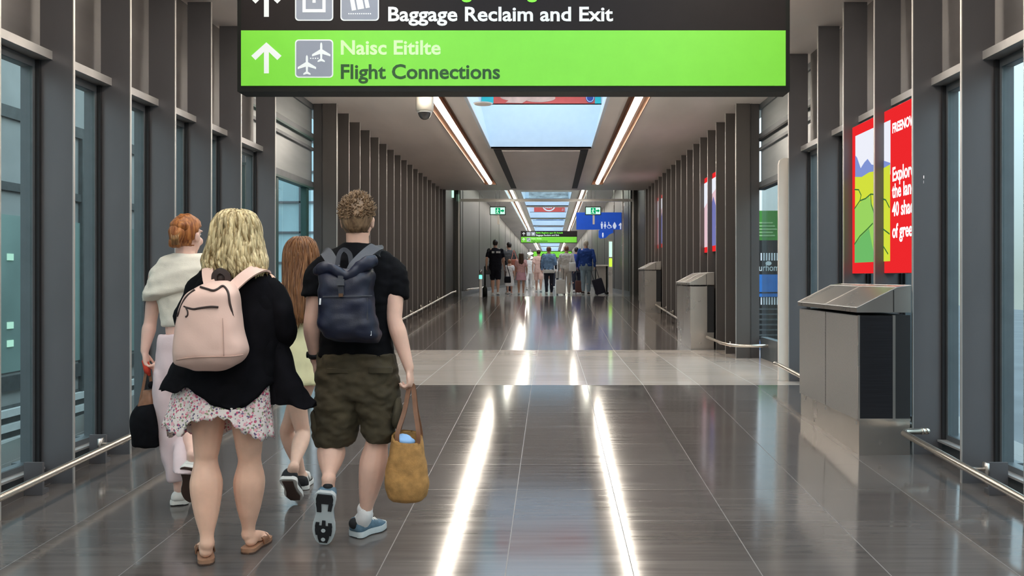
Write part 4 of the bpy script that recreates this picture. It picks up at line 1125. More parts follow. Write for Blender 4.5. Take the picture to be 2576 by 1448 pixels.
def floral():
    m = M('floral print cotton', (0.74,0.64,0.60), 0.85, 0, 0.04, (10,10,10), bump=.1, bscale=200)
    n = m.node_tree.nodes; l = m.node_tree.links; b = n['Principled BSDF']
    t = n.new('ShaderNodeTexCoord'); base = (0.74,0.64,0.60,1); prev = None
    for sc_, thr, c, off in ((52,.36,(.55,.10,.17,1),0),(66,.33,(.14,.10,.18,1),5),(60,.32,(.25,.27,.16,1),9),(44,.36,(.74,.36,.40,1),14)):
        mp = n.new('ShaderNodeMapping'); mp.inputs['Location'].default_value = (off,off*.7,off*.3); l.new(t.outputs['Object'], mp.inputs[0])
        v = n.new('ShaderNodeTexVoronoi'); v.inputs['Scale'].default_value = sc_; l.new(mp.outputs[0], v.inputs['Vector'])
        w2 = n.new('ShaderNodeTexNoise'); w2.inputs['Scale'].default_value = 26; l.new(mp.outputs[0], w2.inputs['Vector'])
        q = n.new('ShaderNodeMath'); q.operation = 'LESS_THAN'; q.inputs[1].default_value = thr; l.new(v.outputs['Distance'], q.inputs[0])
        g = n.new('ShaderNodeMath'); g.operation = 'GREATER_THAN'; g.inputs[1].default_value = .47; l.new(w2.outputs['Fac'], g.inputs[0])
        h = n.new('ShaderNodeMath'); h.operation = 'MULTIPLY'; l.new(q.outputs[0], h.inputs[0]); l.new(g.outputs[0], h.inputs[1])
        mx = n.new('ShaderNodeMix'); mx.data_type = 'RGBA'; l.new(h.outputs[0], mx.inputs[0])
        if prev is None: mx.inputs[6].default_value = base
        else: l.new(prev, mx.inputs[6])
        mx.inputs[7].default_value = c; prev = mx.outputs[2]
    l.new(prev, b.inputs['Base Color']); return m
m_floral = floral()
ID = Matrix.Identity(3)
V3 = Vector
def bagsurf(rows, p, px, py, out=.002):            # point on the rear face of a lofted bag seen at px, py
    cc = cat(rows, 8); z = None
    best = None
    for r in cc:
        q = P(px, py, r[1]-r[4]*.8)
        d = abs(q.z-r[2])
        if best is None or d < best[0]: best = (d, r)
    r = best[1]; D = r[1]-r[4]
    for _ in range(3):
        q = P(px, py, D); u = min(.98, abs((q.x-r[0])/r[3])); D = r[1]-r[4]*(1-u**p)**(1/p)
    return P(px, py, D-out)
def shell(top_rows, hem, zw, n=96, amp=0.0, freq=9, seed=0, th=.004, sub=5, p=2.2, low=8):
    """open garment: rows cx,cy,cz,rx,ry then a hem ring (cx,cy,rx,ry) with height zw(x, back)"""
    cc = cat(top_rows, sub); out = []; last = cc[-1]
    def ripple(a, t): return 1+amp*t*(math.sin(freq*a+seed)+.6*math.sin(freq*1.7*a+2*seed+1))
    def ring(r, t, z=None):
        q = []
        for k in range(n):
            a = 2*PI*k/n; c, s = math.cos(a), math.sin(a); g = ripple(a, t)
            x = r[0]+r[3]*g*math.copysign(abs(c)**(2/p), c); y = r[1]+r[4]*g*math.copysign(abs(s)**(2/p), s)
            q.append(V3((x, y, r[2] if z is None else z(x, s < 0, a))))
        return q
    for i, r in enumerate(cc): out.append(ring(r, .3*i/len(cc)))
    h = [hem[0], hem[1], 0, hem[2], hem[3]]
    hr = ring(h, 1.0, zw); l0 = out[-1]
    for k in range(1, low+1):
        t = k/low
        rr = [last[i]*(1-t)+h[i]*t for i in range(5)]
        rg = ring(rr, .3+.7*t)
        for i in range(n): rg[i].z = l0[i].z*(1-t)+hr[i].z*t
        out.append(rg)
    inner = []
    for i, rg in enumerate(out):
        c = sum(rg, V3((0,0,0)))/n
        inner.append([v+(V3((c.x,c.y,v.z))-v).normalized()*th for v in rg])
    mb = MB(); mb.rings(out+inner[::-1], False)
    nn = len(out)
    mb.f.append(tuple(range(n-1,-1,-1))); mb.m.append(0)
    return mb
def curvez(pts, D):
    k = D/F
    w = [((a-CX)*k, H-(b-CY)*k) for a, b in pts]
    def f(x):
        if x <= w[0][0]: return w[0][1]
        for (x0, z0), (x1, z1) in zip(w, w[1:]):
            if x <= x1:
                t = (x-x0)/(x1-x0); t = t*t*(3-2*t)*.5+t*.5
                return z0+(z1-z0)*t
        return w[-1][1]
    return f

# ================================================================== man in black
D = 4.45
J = dict(head=P(900,556,D), neck=P(900,632,D), pel=P(903,925,D), shL=P(806,680,D), shR=P(992,680,D),
         elL=P(783,812,4.43), elR=P(993,806,4.40), wrL=P(793,905,4.50), wrR=P(1029,925,4.40),
         hdL=V3((.05,.35,-1)), pnL=V3((1,.1,.1)), thL=V3((0,1,.2)), cuL=.30,
         hdR=V3((.10,.05,-1)), pnR=V3((-1,.15,0)), thR=V3((0,1,0)), cuR=.95,
         hpL=P(858,960,D), hpR=P(948,960,D), knL=P(836,1112,4.50), knR=P(948,1112,4.47),
         anL=P(817,1236,4.235), anR=P(918,1296,4.53),
         heL=P(815,1234,4.245), toL=P(812,1374,4.385), upL=(0,.9,.45), heR=V3((P(890,1340,4.53).x,4.53,fz(4.53))), toR=V3((P(966,1330,4.70).x,4.70,fz(4.70))))
# left foot: heel lifted, toe on the floor
toeL = P(812,1374,4.40); toeL.z = fz(4.40)+.004; heelL = P(817,1240,4.30)
J['heL'], J['toL'] = heelL, toeL; J['upL'] = (0,1,.35)
J['anL'] = heelL+V3((0,.075,.055))
man, body = joint_figure(J, ID, m_skA, 'person', 'tall person in black t-shirt and olive cargo shorts, wearing a navy backpack', 1.0, .0062, 1.04, calf=1.18)
h_man = hair_mat('sandy brown hair', (0.085,0.046,0.024), (0.31,0.195,0.11))
sh_hair(man, J['head'], ID, 1.0, h_man, .022, 1500, 4, nape=-.066)
mb = MB(); D = 4.45
loftz(mb, [prow(611,866,935,.064,D), prow(622,846,952,.078,D), prow(636,820,978,.092,D), prow(652,802,994,.105,D), prow(690,796,998,.125,D), prow(740,804,990,.132,D), prow(800,808,982,.128,D), prow(850,806,986,.125,D), prow(894,803,992,.128,D)], 5, 40, 2.5)
limb(mb, [P(822,662,D), P(801,688,D), P(792,720,4.44), P(788,748,4.43)], [.056,.066,.066,.066], ends=False); mb.ball(P(808,682,D), .062, 16, 12)
limb(mb, [P(976,662,D), P(992,684,D), P(997,718,4.44), P(997,750,4.43)], [.056,.068,.064,.062], ends=False); mb.ball(P(988,680,D), .062, 16, 12)
wrinkle(fuse(mb, .008, 4), .010, (11,11,16), 2.0).build('t_shirt', m_black, man, True)
# shorts
mb = MB()
loftz(mb, [prow(886,804,992,.126,D), prow(930,799,1000,.140,D), prow(975,797,1004,.140,D), prow(1000,800,1003,.125,D)], 4, 36, 2.6)
k = D/F
loftz(mb, [prow(960,798,905,.125,D), prow(1010,794,905,.125,D), prow(1060,789,902,.118,4.47), prow(1100,788,892,.110,4.49), prow(1121,797,880,.098,4.49)], 4, 28, 2.4)
loftz(mb, [prow(960,898,1004,.125,D), prow(1010,898,1003,.118,D), prow(1060,908,999,.108,4.47), prow(1094,916,992,.100,4.47), prow(1110,924,986,.090,4.47)], 4, 28, 2.4)
sh = wrinkle(fuse(mb, .008, 2), .016, (12,12,18), 5.0).build('cargo_shorts', m_olive, man, True)
def pocket(px0, px1, py0, py1, D0, th, nm='pocket', par=None, m=m_olive, tilt=0):
    q = MB(); a, b_ = P(px0,py0,D0), P(px1,py1,D0)
    rs = []
    for t, g in ((0,.0),(.15,1),(.85,1),(1,.0)):
        x = a.x+(b_.x-a.x)*t
        rs.append([V3((x, D0+th*(1-g)*1.0, a.z+tilt*t)), V3((x, D0+.03, a.z+tilt*t)), V3((x, D0+.03, b_.z+tilt*t)), V3((x, D0+th*(1-g), b_.z+tilt*t))])
    q.rings(rs); return q.build(nm, m, par, False, PI/4)
p1 = pocket(925,985,924,938,4.302,.012,'pocket_flap',sh); p2 = pocket(820,884,927,938,4.304,.012,'pocket_flap',sh)
mb = MB(); mb.ball(P(797,1062,4.44), (.028,.075,.080), 18, 12); mb = wrinkle(mb, .01, (20,20,20), 1); mb.build('cargo_pocket', m_olive, man, True)
mb = MB(); mb.ball(P(1000,1040,4.42), (.026,.07,.082), 18, 12); mb = wrinkle(mb, .01, (20,20,20), 3); mb.build('cargo_pocket', m_olive, man, True)
# shoes and socks
f, u, s_ = foot_axes(J['heL'], J['toL'], J['upL'])
shl, f, u, s_, L, Wf = shoe_parts(J['heL'], J['toL'], J['upL'], .105, man, m_bluegrey, m_sole, None, .030, .10)
for t0, t1, a, b_ in ((.03,.20,-.85,.85),(.20,.36,-.9,-.35),(.20,.33,.45,.9),(.62,.80,-.80,.80),(.80,.95,-.62,.62),(.52,.62,-.18,.18),(.56,.64,-.82,-.45),(.56,.64,.45,.82)):
    q = MB(); pts = []
    for t in (t0, (t0+t1)/2, t1): pts.append((t, a))
    for t in (t1, (t0+t1)/2, t0): pts.append((t, b_))
    rk = lambda t: .10*max(0, t-.72)**1.2*L*1.2
    q.prism([J['heL']+f*(t*L)+s_*(Wf(t)*c*.98)+u*(rk(t)+.004) for t, c in pts], -u*.006)
    q.build('tread_pad', m_tread, shl)
for t in (.70, .88):
    q = MB(); q.prism([J['heL']+f*(t*L+.011*math.cos(2*PI*i/10))+s_*(.011*math.sin(2*PI*i/10))-u*(.0015-.10*max(0,t-.72)**1.2*L*1.2) for i in range(10)], -u*.003); q.build('tread_stud', m_sole, shl)
shr, f, u, s_, L, Wf = shoe_parts(J['heR'], J['toR'], (0,0,1), .105, man, m_bluegrey, m_sole, m_tread, .034, .105)
for t, w_ in ((.52,.055),(.60,.055),(.68,.05)):
    q = MB(); c = J['heR']+f*(t*L); hh = .105*(1-.62*((t-.3)/.7)**.8)
    q.tube([c+s_*(-w_*.55)+u*(hh*.86), c+u*(hh+.004), c+s_*(w_*.55)+u*(hh*.86)], .0055, 6); q.build('lace', m_solew, shr, True)
q = MB(); c = J['heR']+f*.006+u*.075; q.ball(c, (.030,.022,.030), 14, 10); q.build('heel_counter', m_tread, shr, True)
q = MB(); c = J['heR']+f*(.12*L)+u*.058; q.ball(c+s_*(-.030), (.012,.012,.012), 10, 8); q.ball(c+s_*(.030), (.012,.012,.012), 10, 8); q.build('reflector', M('pale green reflector', (.35,.55,.42), .4, 0, .05), shr, True)
q = MB(); c = J['heL']+V3(J['upL']).normalized()*.065; q.ball(c, (.026,.024,.026), 14, 10); q.build('heel_counter', m_tread, shl, True)
for q_, a in (('R', J['anR']),):
    mb = MB()
    if q_ == 'R': limb(mb, [a+V3((0,0,.035)), a, J['heR']+f*.05+V3((0,0,.07))], [.041,.042,.046])
    else: limb(mb, [a+V3((0,.01,-.005)), a+V3((0,-.015,-.035)), a+V3((0,-.03,-.06))], [.034,.036,.038])
    wrinkle(mb, .003, (60,60,60)).build('sock', m_sock, man, True)
# watch
w_ = J['wrL']; ax = (J['elL']-w_).normalized(); q = MB(); q.tube([w_+ax*.018, w_+ax*.042], .0335, 18); wt = q.build('watch', m_tread, man, True)
q = MB(); q.cyl(w_+ax*.03+V3((-.030,.0,0)), w_+ax*.03+V3((-.040,.0,0)), .017, 18); q.build('watch_face', m_case, wt, True)
# navy backpack
DB = 4.225
rows = [prow(676,806,938,.050,DB+.03), prow(700,802,938,.075,DB+.01), prow(745,804,940,.088,DB), prow(790,805,946,.092,DB), prow(825,808,953,.095,DB), prow(845,815,956,.085,DB+.01), prow(858,835,948,.055,DB+.03)]
mb = MB(); loftz(mb, rows, 6, 56, 3.0)
bk = thing('backpack', 'navy blue roll top backpack worn by the tall person in black', 'backpack', P(870,780,DB))
wrinkle(mb, .016, (9,9,13), 8.0).build('pack_body', m_navyb, bk, True)
mb = MB(); limb(mb, [P(799,680,DB-.02), P(822,672,DB-.03), P(850,686,DB-.05), P(872,694,DB-.055), P(898,680,DB-.04), P(920,662,DB-.02), P(938,656,DB)], [.024,.030,.027,.026,.032,.034,.026], 6, 16)
wrinkle(mb, .012, (18,18,18), 3).build('rolled_top', m_navyb, bk, True)
strap(bk, [bagsurf(rows,3,857,688,.02), bagsurf(rows,3,857,715,.012), bagsurf(rows,3,859,742,.006)], .026, .004, m_navyd, 'closure_strap')
q = MB(); c = bagsurf(rows,3,857,709,.022); q.box(c.x-.017,c.x+.017,c.y-.006,c.y+.004,c.z-.016,c.z+.014); q.build('buckle', m_greyw, bk)
q = MB(); c = bagsurf(rows,3,858,742,.008); q.box(c.x-.010,c.x+.010,c.y-.006,c.y+.004,c.z-.008,c.z+.008); q.build('buckle', M('brass brown loop', (.12,.06,.03), .5, .3, .1), bk)
strap(bk, [bagsurf(rows,3,p_,745-(p_-860)*.02,.003) for p_ in (812,840,870,905,936)], .007, .003, m_navyd, 'seam')
strap(bk, [bagsurf(rows,3,924,y_,.003) for y_ in (748,780,805)], .006, .003, m_navyd, 'seam')
q = MB(); c = bagsurf(rows,3,930,838,.003); q.box(c.x-.009,c.x+.009,c.y-.003,c.y+.003,c.z-.011,c.z+.011); q.build('white_tag', m_wht, bk)
strap(bk, [bagsurf(rows,3,806,750,.008), bagsurf(rows,3,805,766,.008)], .008, .004, m_wht, 'zip_pull')
strap(bk, [P(952,640,4.40), P(948,622,4.335), P(925,636,4.285), P(897,664,4.22), P(886,684,4.20)], .062, .012, m_greyw, 'shoulder_strap', (0,-1,.6))
strap(bk, [P(812,652,4.40), P(818,634,4.335), P(832,652,4.285), P(842,676,4.22)], .058, .012, m_greyw, 'shoulder_strap', (0,-1,.6))
strap(bk, [P(849,668,4.235), P(854,640,4.255), P(866,628,4.265), P(880,640,4.255), P(884,668,4.235)], .022, .012, m_navyd, 'grab_handle', (0,-1,.2))
# tan tote bag
DT = 4.385
tb = thing('tote_bag', 'tan jute tote bag with brown straps hanging from the tall person\'s right hand', 'bag', P(1022,1260,DT))
def tote_rings(g, zoff=0):
    rws = [prow(1258,990,1060,.055,DT), prow(1246,976,1073,.078,DT), prow(1212,969,1078,.088,DT), prow(1170,974,1073,.082,DT), prow(1130,982,1066,.072,DT), prow(1100,987,1061,.062,DT)]
    cc = cat(rws, 5); out = []
    for i, r in enumerate(cc):
        t = i/(len(cc)-1)
        out.append(sring(r[0], r[1], r[2]+zoff, r[3]-g, r[4]-g, 48, 2.6, 0, lambda a, t=t: .022*t**4*(math.sin(a)*1.0-.5*math.cos(a))))
    return out
o_, i_ = tote_rings(0), tote_rings(.006, .006)
mb = MB(); mb.rings(o_+i_[::-1]); wrinkle(mb, .006, (14,14,14), 6).build('bag_body', m_jute, tb, True)
mb = MB(); mb.rings([[v+V3((0,0,-.028)) for v in o_[-1]], [v+(V3((P(1024,1100,DT).x, DT, v.z))-v)*-.03+V3((0,0,-.026)) for v in o_[-1]], [v+(V3((P(1024,1100,DT).x, DT, v.z))-v)*-.03+V3((0,0,.004)) for v in o_[-1]], [v+V3((0,0,.005)) for v in o_[-1]]], False); mb.build('rim_band', m_jute, tb, True)
grip = J['wrR']+V3((.012,.004,-.098))
for (xa, xb, dy) in ((1000,1052,-.045),(1002,1058,.045)):
    a, c = P(xa,1104,DT+dy), P(xb,1100,DT+dy)
    strap(tb, [a+V3((0,0,-.03)), a+V3((0,0,.03)), a.lerp(grip,.55)+V3((-.004,0,0)), grip+V3((-.012,dy*.15,-.004)), grip+V3((0,dy*.15,.008)), grip+V3((.010,dy*.15,-.004)), c.lerp(grip,.55)+V3((.004,0,0)), c+V3((0,0,.03)), c+V3((0,0,-.03))], .022, .004, m_leather, 'handle', (0,-1,0))
mb = MB(); mb.ball(P(1019,1107,DT), (.052,.040,.028), 20, 12, Matrix.Rotation(.25,3,'Y')); tag(wrinkle(mb, .01, (25,25,25)).build('folded_cloth', M('light blue cloth', (.30,.50,.80), .8, 0, .1), None, True), 'light blue cloth bundle peeking out of the tan tote bag', 'cloth')

# ================================================================== blonde woman in black kimono
D = 4.2
J = dict(head=P(596,594,D), neck=P(592,680,D), pel=P(575,960,D), shL=P(520,712,D), shR=P(670,712,D),
         elL=P(486,842,4.22), elR=P(700,826,4.22), wrL=P(505,856,4.42), wrR=P(690,842,4.44),
         hdL=V3((.2,1,-.1)), pnL=V3((1,0,-.1)), thL=V3((0,0,1)), hdR=V3((-.3,1,.1)), pnR=V3((-1,0,-.1)), thR=V3((0,0,1)), cuL=.4, cuR=.4,
         hpL=P(528,1000,D), hpR=P(622,1000,D), knL=P(518,1160,4.22), knR=P(628,1160,4.27), anL=P(521,1366,4.175), anR=P(625,1342,4.33),
         heL=V3((P(519,1400,4.15).x,4.15,fz(4.15)+.02)), toL=V3((P(514,1400,4.38).x,4.38,fz(4.38)+.02)),
         heR=V3((P(622,1380,4.30).x,4.30,fz(4.30)+.02)), toR=V3((P(668,1360,4.49).x,4.49,fz(4.49)+.02)))
wom, body = joint_figure(J, ID, m_skB, 'person', 'blonde person in loose black kimono over a floral dress, wearing a pink backpack', 1.0, .0062, 1.0, calf=1.28, shod=False)
h_bl = hair_mat('blonde hair', (0.20,0.125,0.045), (0.80,0.65,0.37))
k = D/F
def hrow(py, xl, xr, dep, dy=0): r = prow(py, xl, xr, dep, D); r[1] += dy; return r
long_hair(wom, [hrow(527,588,606,.02,.0), hrow(530,572,622,.06), hrow(540,554,637,.095), hrow(560,542,647,.112), hrow(595,534,653,.116,-.004), hrow(630,527,662,.112,-.012), hrow(658,521,671,.10,-.03), hrow(680,526,673,.085,-.045), hrow(694,545,660,.055,-.055)], h_bl, 240, 5, .010, .009, ragged=.055)
# kimono
mb = MB()
D = 4.2; zf = curvez([(405,984),(445,990),(472,972),(508,994),(543,1018),(582,1030),(612,1026),(641,1001),(668,970),(695,955)], D-.14)
zc = H-(985-CY)*k
mb = shell([prow(676,552,640,.05,D), prow(688,520,678,.085,D), prow(704,500,694,.112,D), prow(745,484,706,.128,D), prow(800,470,712,.135,D), prow(850,458,704,.138,D), prow(900,446,694,.145,D)],
           (P(550,985,D).x, D, (695-405)/2*k, .17), lambda x, bk_, a: zf(x) if bk_ else zc, 96, .012, 7, .5)
kim = wrinkle(mb, .012, (8,8,7), 4).build('kimono', m_kimono, wom, True)
mb = MB(); limb(mb, [P(655,702,D), P(684,745,D), P(700,800,4.21), P(703,836,4.25), P(694,850,4.33)], [.062,.074,.080,.078,.060], 6, 22)
limb(mb, [P(528,704,D), P(500,745,D), P(482,800,4.21), P(484,840,4.25), P(495,850,4.33)], [.062,.072,.074,.070,.056], 6, 22)
wrinkle(mb, .018, (11,11,9), 9).build('kimono_sleeves', m_kimono, wom, True)
rowsf = [prow(838,664,714,.05,D+.03), prow(880,664,724,.055,D+.03), prow(930,668,742,.06,D+.03), prow(970,672,762,.065,D+.03), prow(990,676,774,.066,D+.03)]
zf2 = curvez([(676,1018),(700,1014),(735,1016),(770,1029),(786,1024),(795,1012)], D)
mb = shell(rowsf, (P(734,1000,D).x, D+.03, (792-678)/2*k, .065), lambda x, bk_, a: zf2(x), 64, .05, 5, 1.2)
wrinkle(mb, .014, (12,12,5), 7).build('hanging_panel', m_kimono, wom, True)
# floral dress
zf3 = curvez([(412,1080),(440,1092),(462,1100),(474,1062),(515,1054),(556,1047),(574,1052),(592,1070),(620,1092),(645,1112),(668,1110),(690,1092)], D-.15)
zc3 = H-(1100-CY)*k
mb = shell([prow(900,470,670,.12,D), prow(950,452,680,.14,D), prow(1000,436,682,.155,D)], (P(551,1090,D).x, D, (686-416)/2*k, .18), lambda x, bk_, a: zf3(x)+.008*math.sin(a*31) if bk_ else zc3+.01*math.sin(a*21), 120, .020, 11, .9)
wrinkle(mb, .012, (14,14,8), 2).build('floral_dress', m_floral, wom, True)
# sandals
for q, hgt_ in (('L',0),('R',0)):
    he, to = J['he'+q]-V3((0,0,.018)), J['to'+q]-V3((0,0,.018)); f, u, s_ = foot_axes(he-(to-he).normalized()*.012, to+(to-he).normalized()*.012)
    L = (to-he).length+.024; h0 = he-f*.012
    mb = MB(); ts = [0,.03,.1,.25,.45,.65,.8,.92,.98,1]; wd = [.016,.030,.038,.038,.034,.044,.047,.040,.024,.012]
    mb.rings([[h0+f*(t*L)+s_*w_*e+u*z for e, z in ((-1,0),(1,0),(1.02,.026),(-1.02,.026))] for t, w_ in zip(ts, wd)]); so = mb.build('sandal', m_tan, wom, False, PI/4)
    mb = MB(); mb.rings([[h0+f*(t*L)+s_*w_*e*1.02+u*z for e, z in ((-1,-.001),(1,-.001),(1.0,.008),(-1.0,.008))] for t, w_ in zip(ts, wd)]); mb.build('outsole', m_treadb, so, False, PI/4)
    for t in (.55, .68):
        c = h0+f*(t*L)
        strap(so, [c-s_*.044+u*.016, c-s_*.036+u*.044, c+u*.058, c+s_*.036+u*.044, c+s_*.044+u*.016], .03, .005, m_leather, 'sandal_strap', tuple(u))
# pink backpack
DB = 3.955
rowsp = [prow(704,534,572,.03,DB+.05), prow(710,516,584,.05,DB+.035), prow(723,494,594,.070,DB+.015), prow(740,472,600,.082,DB), prow(772,457,603,.092,DB), prow(806,449,606,.098,DB), prow(840,445,611,.102,DB), prow(872,441,621,.104,DB), prow(894,440,618,.100,DB), prow(915,446,600,.082,DB+.01), prow(930,486,566,.045,DB+.03)]
pk = thing('backpack', 'blush pink backpack with brown zips worn by the blonde person', 'backpack', P(530,820,DB))
mb = MB(); loftz(mb, rowsp, 6, 64, 2.7); wrinkle(mb, .007, (8,8,8), 3).build('pack_body', m_pink, pk, True)
def line(pts, r, m, nm, rows_=rowsp, p_=2.7): 
    c = cat([list(bagsurf(rows_, p_, a, b_, .003)) for a, b_ in pts], 5); MB().tube(c, r*1.15, 8).build(nm, m, pk, True)
line([(463,770),(473,774),(487,777),(505,774),(530,771),(549,772)], .0042, m_dkbrown, 'pocket_zip')
line([(468,774),(472,782),(472,792),(467,797)], .0036, m_dkbrown, 'zip_pull')
line([(504,721),(520,726),(536,730),(548,726),(558,719),(566,722),(574,736),(578,762),(585,790),(589,808)], .0045, m_dkbrown, 'main_zip')
line([(490,728),(470,745),(458,765),(450,786),(446,795)], .0045, m_dkbrown, 'main_zip')
line([(443,905),(480,899),(530,897),(580,896),(612,892)], .0022, M('pink seam', (.50,.31,.25), .6, 0, .05), 'seam')
line([(560,800),(562,850),(563,895)], .0018, bpy.data.materials['pink seam'], 'seam')
strap(pk, [P(530,690,4.20), P(524,672,4.10), P(523,690,4.05), P(528,716,4.0)], .052, .010, m_pink, 'shoulder_strap', (0,-1,.4))
strap(pk, [P(668,686,4.19), P(650,676,4.10), P(622,690,4.05), P(592,716,4.01), P(584,728,3.99)], .055, .010, m_pink, 'shoulder_strap', (0,-1,.5))
strap(pk, [P(540,712,4.02), P(541,690,4.02), P(556,681,4.02), P(572,692,4.02), P(574,714,4.02)], .026, .012, m_dkbrown, 'grab_handle', (0,-1,.2))
mb = MB(); mb.ball(P(557,700,4.05), (.034,.03,.030), 16, 10); mb.build('back_padding', m_dkbrown, pk, True)

# ================================================================== red haired woman in cream top
D = 5.1; k = D/F
Rr = frame(-.22, .0)
J = dict(head=P(470,594,D), neck=P(466,660,D), pel=P(452,895,D), shL=P(396,690,D), shR=P(512,690,D),
         elL=P(378,812,D), elR=P(508,800,5.2), wrL=P(364,882,5.06), wrR=P(500,870,5.35),
         hdL=V3((.12,.05,-1)), pnL=V3((1,.2,0)), thL=V3((0,1,.1)), cuL=.85, hdR=V3((0,1,-.4)), pnR=V3((-1,0,0)), thR=V3((0,0,1)),
         hpL=P(420,925,D), hpR=P(476,925,D), knL=P(428,1070,5.12), knR=P(478,1065,5.2), anL=P(452,1228,5.10), anR=P(472,1170,4.90),
         heL=V3((P(450,1250,5.07).x,5.07,fz(5.07)+.016)), toL=V3((P(462,1250,5.29).x,5.29,fz(5.29)+.016)))
toeR = P(480,1236,5.02); toeR.z = fz(5.02)+.03; J['heR'], J['toR'] = P(474,1176,4.86), toeR; J['upR'] = (0,1,.7)
J['anR'] = J['heR']+V3((0,.06,.06))
red, body = joint_figure(J, ID, m_skC, 'person', 'red haired person in cream top and pale pink trousers, holding a black handbag', .98, .0066, .95, headR=Rr)
h_rd = hair_mat('copper red hair', (0.17,0.045,0.012), (0.50,0.19,0.055))
sh_hair(red, J['head'], Rr, .98, h_rd, .018, 0, 9, nape=-.075)
mb = MB(); c = J['head']+V3((-.012,-.095,.008))
c = c+V3((0,-.016,0)); mb.ball(c, (.044,.036,.066), 24, 16); mb.ball(c+V3((.01,.012,.05)), (.05,.04,.035), 20, 12); mb.ball(c+V3((-.012,.01,-.045)), (.036,.034,.04), 20, 12)
wrinkle(mb, .010, (30,30,16), 4).build('hair_twist', h_rd, red, True)
mb = MB(); c = J['head']+V3((-.006,-.152,-.02))
for q in range(5): mb.tube([c+V3((-.02+.010*q,.012,.035)), c+V3((-.016+.009*q,-.004,.0)), c+V3((-.018+.010*q,.010,-.036))], .0036, 6)
mb.build('hair_clip', M('tortoise clip', (.30,.16,.06), .3, 0, .4, (60,60,60)), red, True)
mb = MB(); loftz(mb, [prow(640,438,505,.055,D), prow(652,414,522,.08,D), prow(672,396,530,.10,D), prow(705,388,528,.112,D), prow(745,398,520,.11,D), prow(790,407,514,.105,D), prow(820,410,510,.10,D)], 5, 36, 2.4)
wrinkle(fuse(mb, .008, 3), .006, (14,14,14), 1).build('knit_top', m_cream, red, True)
mb = MB(); loftz(mb, [prow(638,440,505,.068,D), prow(650,408,520,.096,D), prow(672,388,534,.118,D), prow(700,376,534,.130,D), prow(728,368,520,.135,D), prow(742,366,470,.125,D), prow(756,364,404,.07,D)], 6, 44, 2.3)
wrinkle(mb, .010, (14,14,22), 3).build('draped_cape', m_cream, red, True)
mb = MB(); loftz(mb, [prow(840,404,506,.10,D), prow(870,398,510,.115,D), prow(920,393,512,.125,D), prow(955,392,510,.12,D)], 4, 32, 2.4)
loftz(mb, [prow(930,392,452,.115,D), prow(1000,394,462,.115,D), prow(1070,398,470,.11,5.12), prow(1140,410,478,.105,5.12), prow(1190,424,480,.092,5.11), prow(1206,430,476,.085,5.11)], 4, 28, 2.3)
loftz(mb, [prow(930,446,512,.115,D), prow(1000,448,512,.115,5.14), prow(1080,446,508,.11,5.16), prow(1130,442,506,.10,5.04), prow(1185,442,504,.10,4.94)], 4, 28, 2.3)
wrinkle(fuse(mb, .009, 3), .013, (9,9,6), 6).build('wide_trousers', m_palepink, red, True)
shoe_parts(J['heL']-V3((0,0,.014)), J['toL']-V3((0,0,.014)), (0,0,1), .10, red, m_solew, m_solew, m_tread, .03, .085)
shoe_parts(J['heR'], J['toR'], J['upR'], .10, red, m_solew, m_solew, m_treadb, .03, .085)
hb = thing('handbag', 'black bucket handbag with brown leather top hanging from the red haired person\'s hand', 'handbag', P(368,1122,5.05))
DH = 5.05
mb = MB(); loftz(mb, [prow(1123,345,396,.06,DH), prow(1112,336,402,.082,DH), prow(1070,334,405,.09,DH), prow(1035,338,403,.08,DH), prow(1016,350,396,.05,DH)], 6, 44, 2.6); wrinkle(mb, .01, (14,14,9), 2).build('bag_body', m_black, hb, True)
mb = MB(); loftz(mb, [prow(1020,350,396,.05,DH), prow(1000,356,392,.04,DH), prow(982,362,388,.022,DH)], 4, 32, 2.6); wrinkle(mb, .006, (20,20,20), 2).build('leather_top', m_leather, hb, True)
gp = J['wrL']+V3((.014,.006,-.09))
for xa, dy in ((352,-.02),(392,.02)):
    a = P(xa,1014,DH+dy); strap(hb, [a, a.lerp(gp,.5), gp+V3((.0,dy*.2,.006))], .016, .004, m_leather, 'handle', (0,-1,0))
mb = MB(); limb(mb, [gp+V3((-.008,-.012,.03)), gp+V3((.004,-.020,-.01)), gp+V3((.016,-.012,-.045))], [.016,.020,.012]); wrinkle(mb, .008, (30,30,30)).build('red_scarf', M('red scarf cloth', (.55,.045,.02), .8, 0, .2, (30,30,30)), hb, True)
mb = MB(); mb.ball(P(381,968,5.03), (.020,.018,.022), 14, 10); mb.build('charm', m_black, hb, True)

# ================================================================== girl with long brown hair in yellow dress
D = 5.25; k = D/F
J = dict(head=P(758,650,D), neck=P(756,708,D), pel=P(752,915,D), shL=P(712,726,D), shR=P(798,726,D),
         elL=P(706,830,5.27), elR=P(806,830,5.3), wrL=P(716,890,5.4), wrR=P(800,895,5.45),
         hdL=V3((.2,.6,-.6)), pnL=V3((1,0,0)), thL=V3((0,0,1)), hdR=V3((-.2,.6,-.6)), pnR=V3((-1,0,0)), thR=V3((0,0,1)), cuL=.4, cuR=.4,
         hpL=P(732,945,D), hpR=P(772,945,D), knL=P(752,1098,5.27), knR=P(738,1092,5.4), anL=P(736,1206,5.02), anR=P(762,1198,5.42),
         heR=V3((P(756,1240,5.38).x,5.38,fz(5.38)+.012)), toR=V3((P(772,1240,5.60).x,5.60,fz(5.60)+.012)))
J['knL'], J['knR'] = P(762,1090,5.27), P(722,1085,5.36)
toeL = P(740,1268,5.12); toeL.z = fz(5.12)+.006; J['heL'], J['toL'] = P(722,1206,4.95), toeL+V3((.012,0,0)); J['upL'] = (0,1,.7)
J['anL'] = J['heL']+V3((.022,.055,.060))
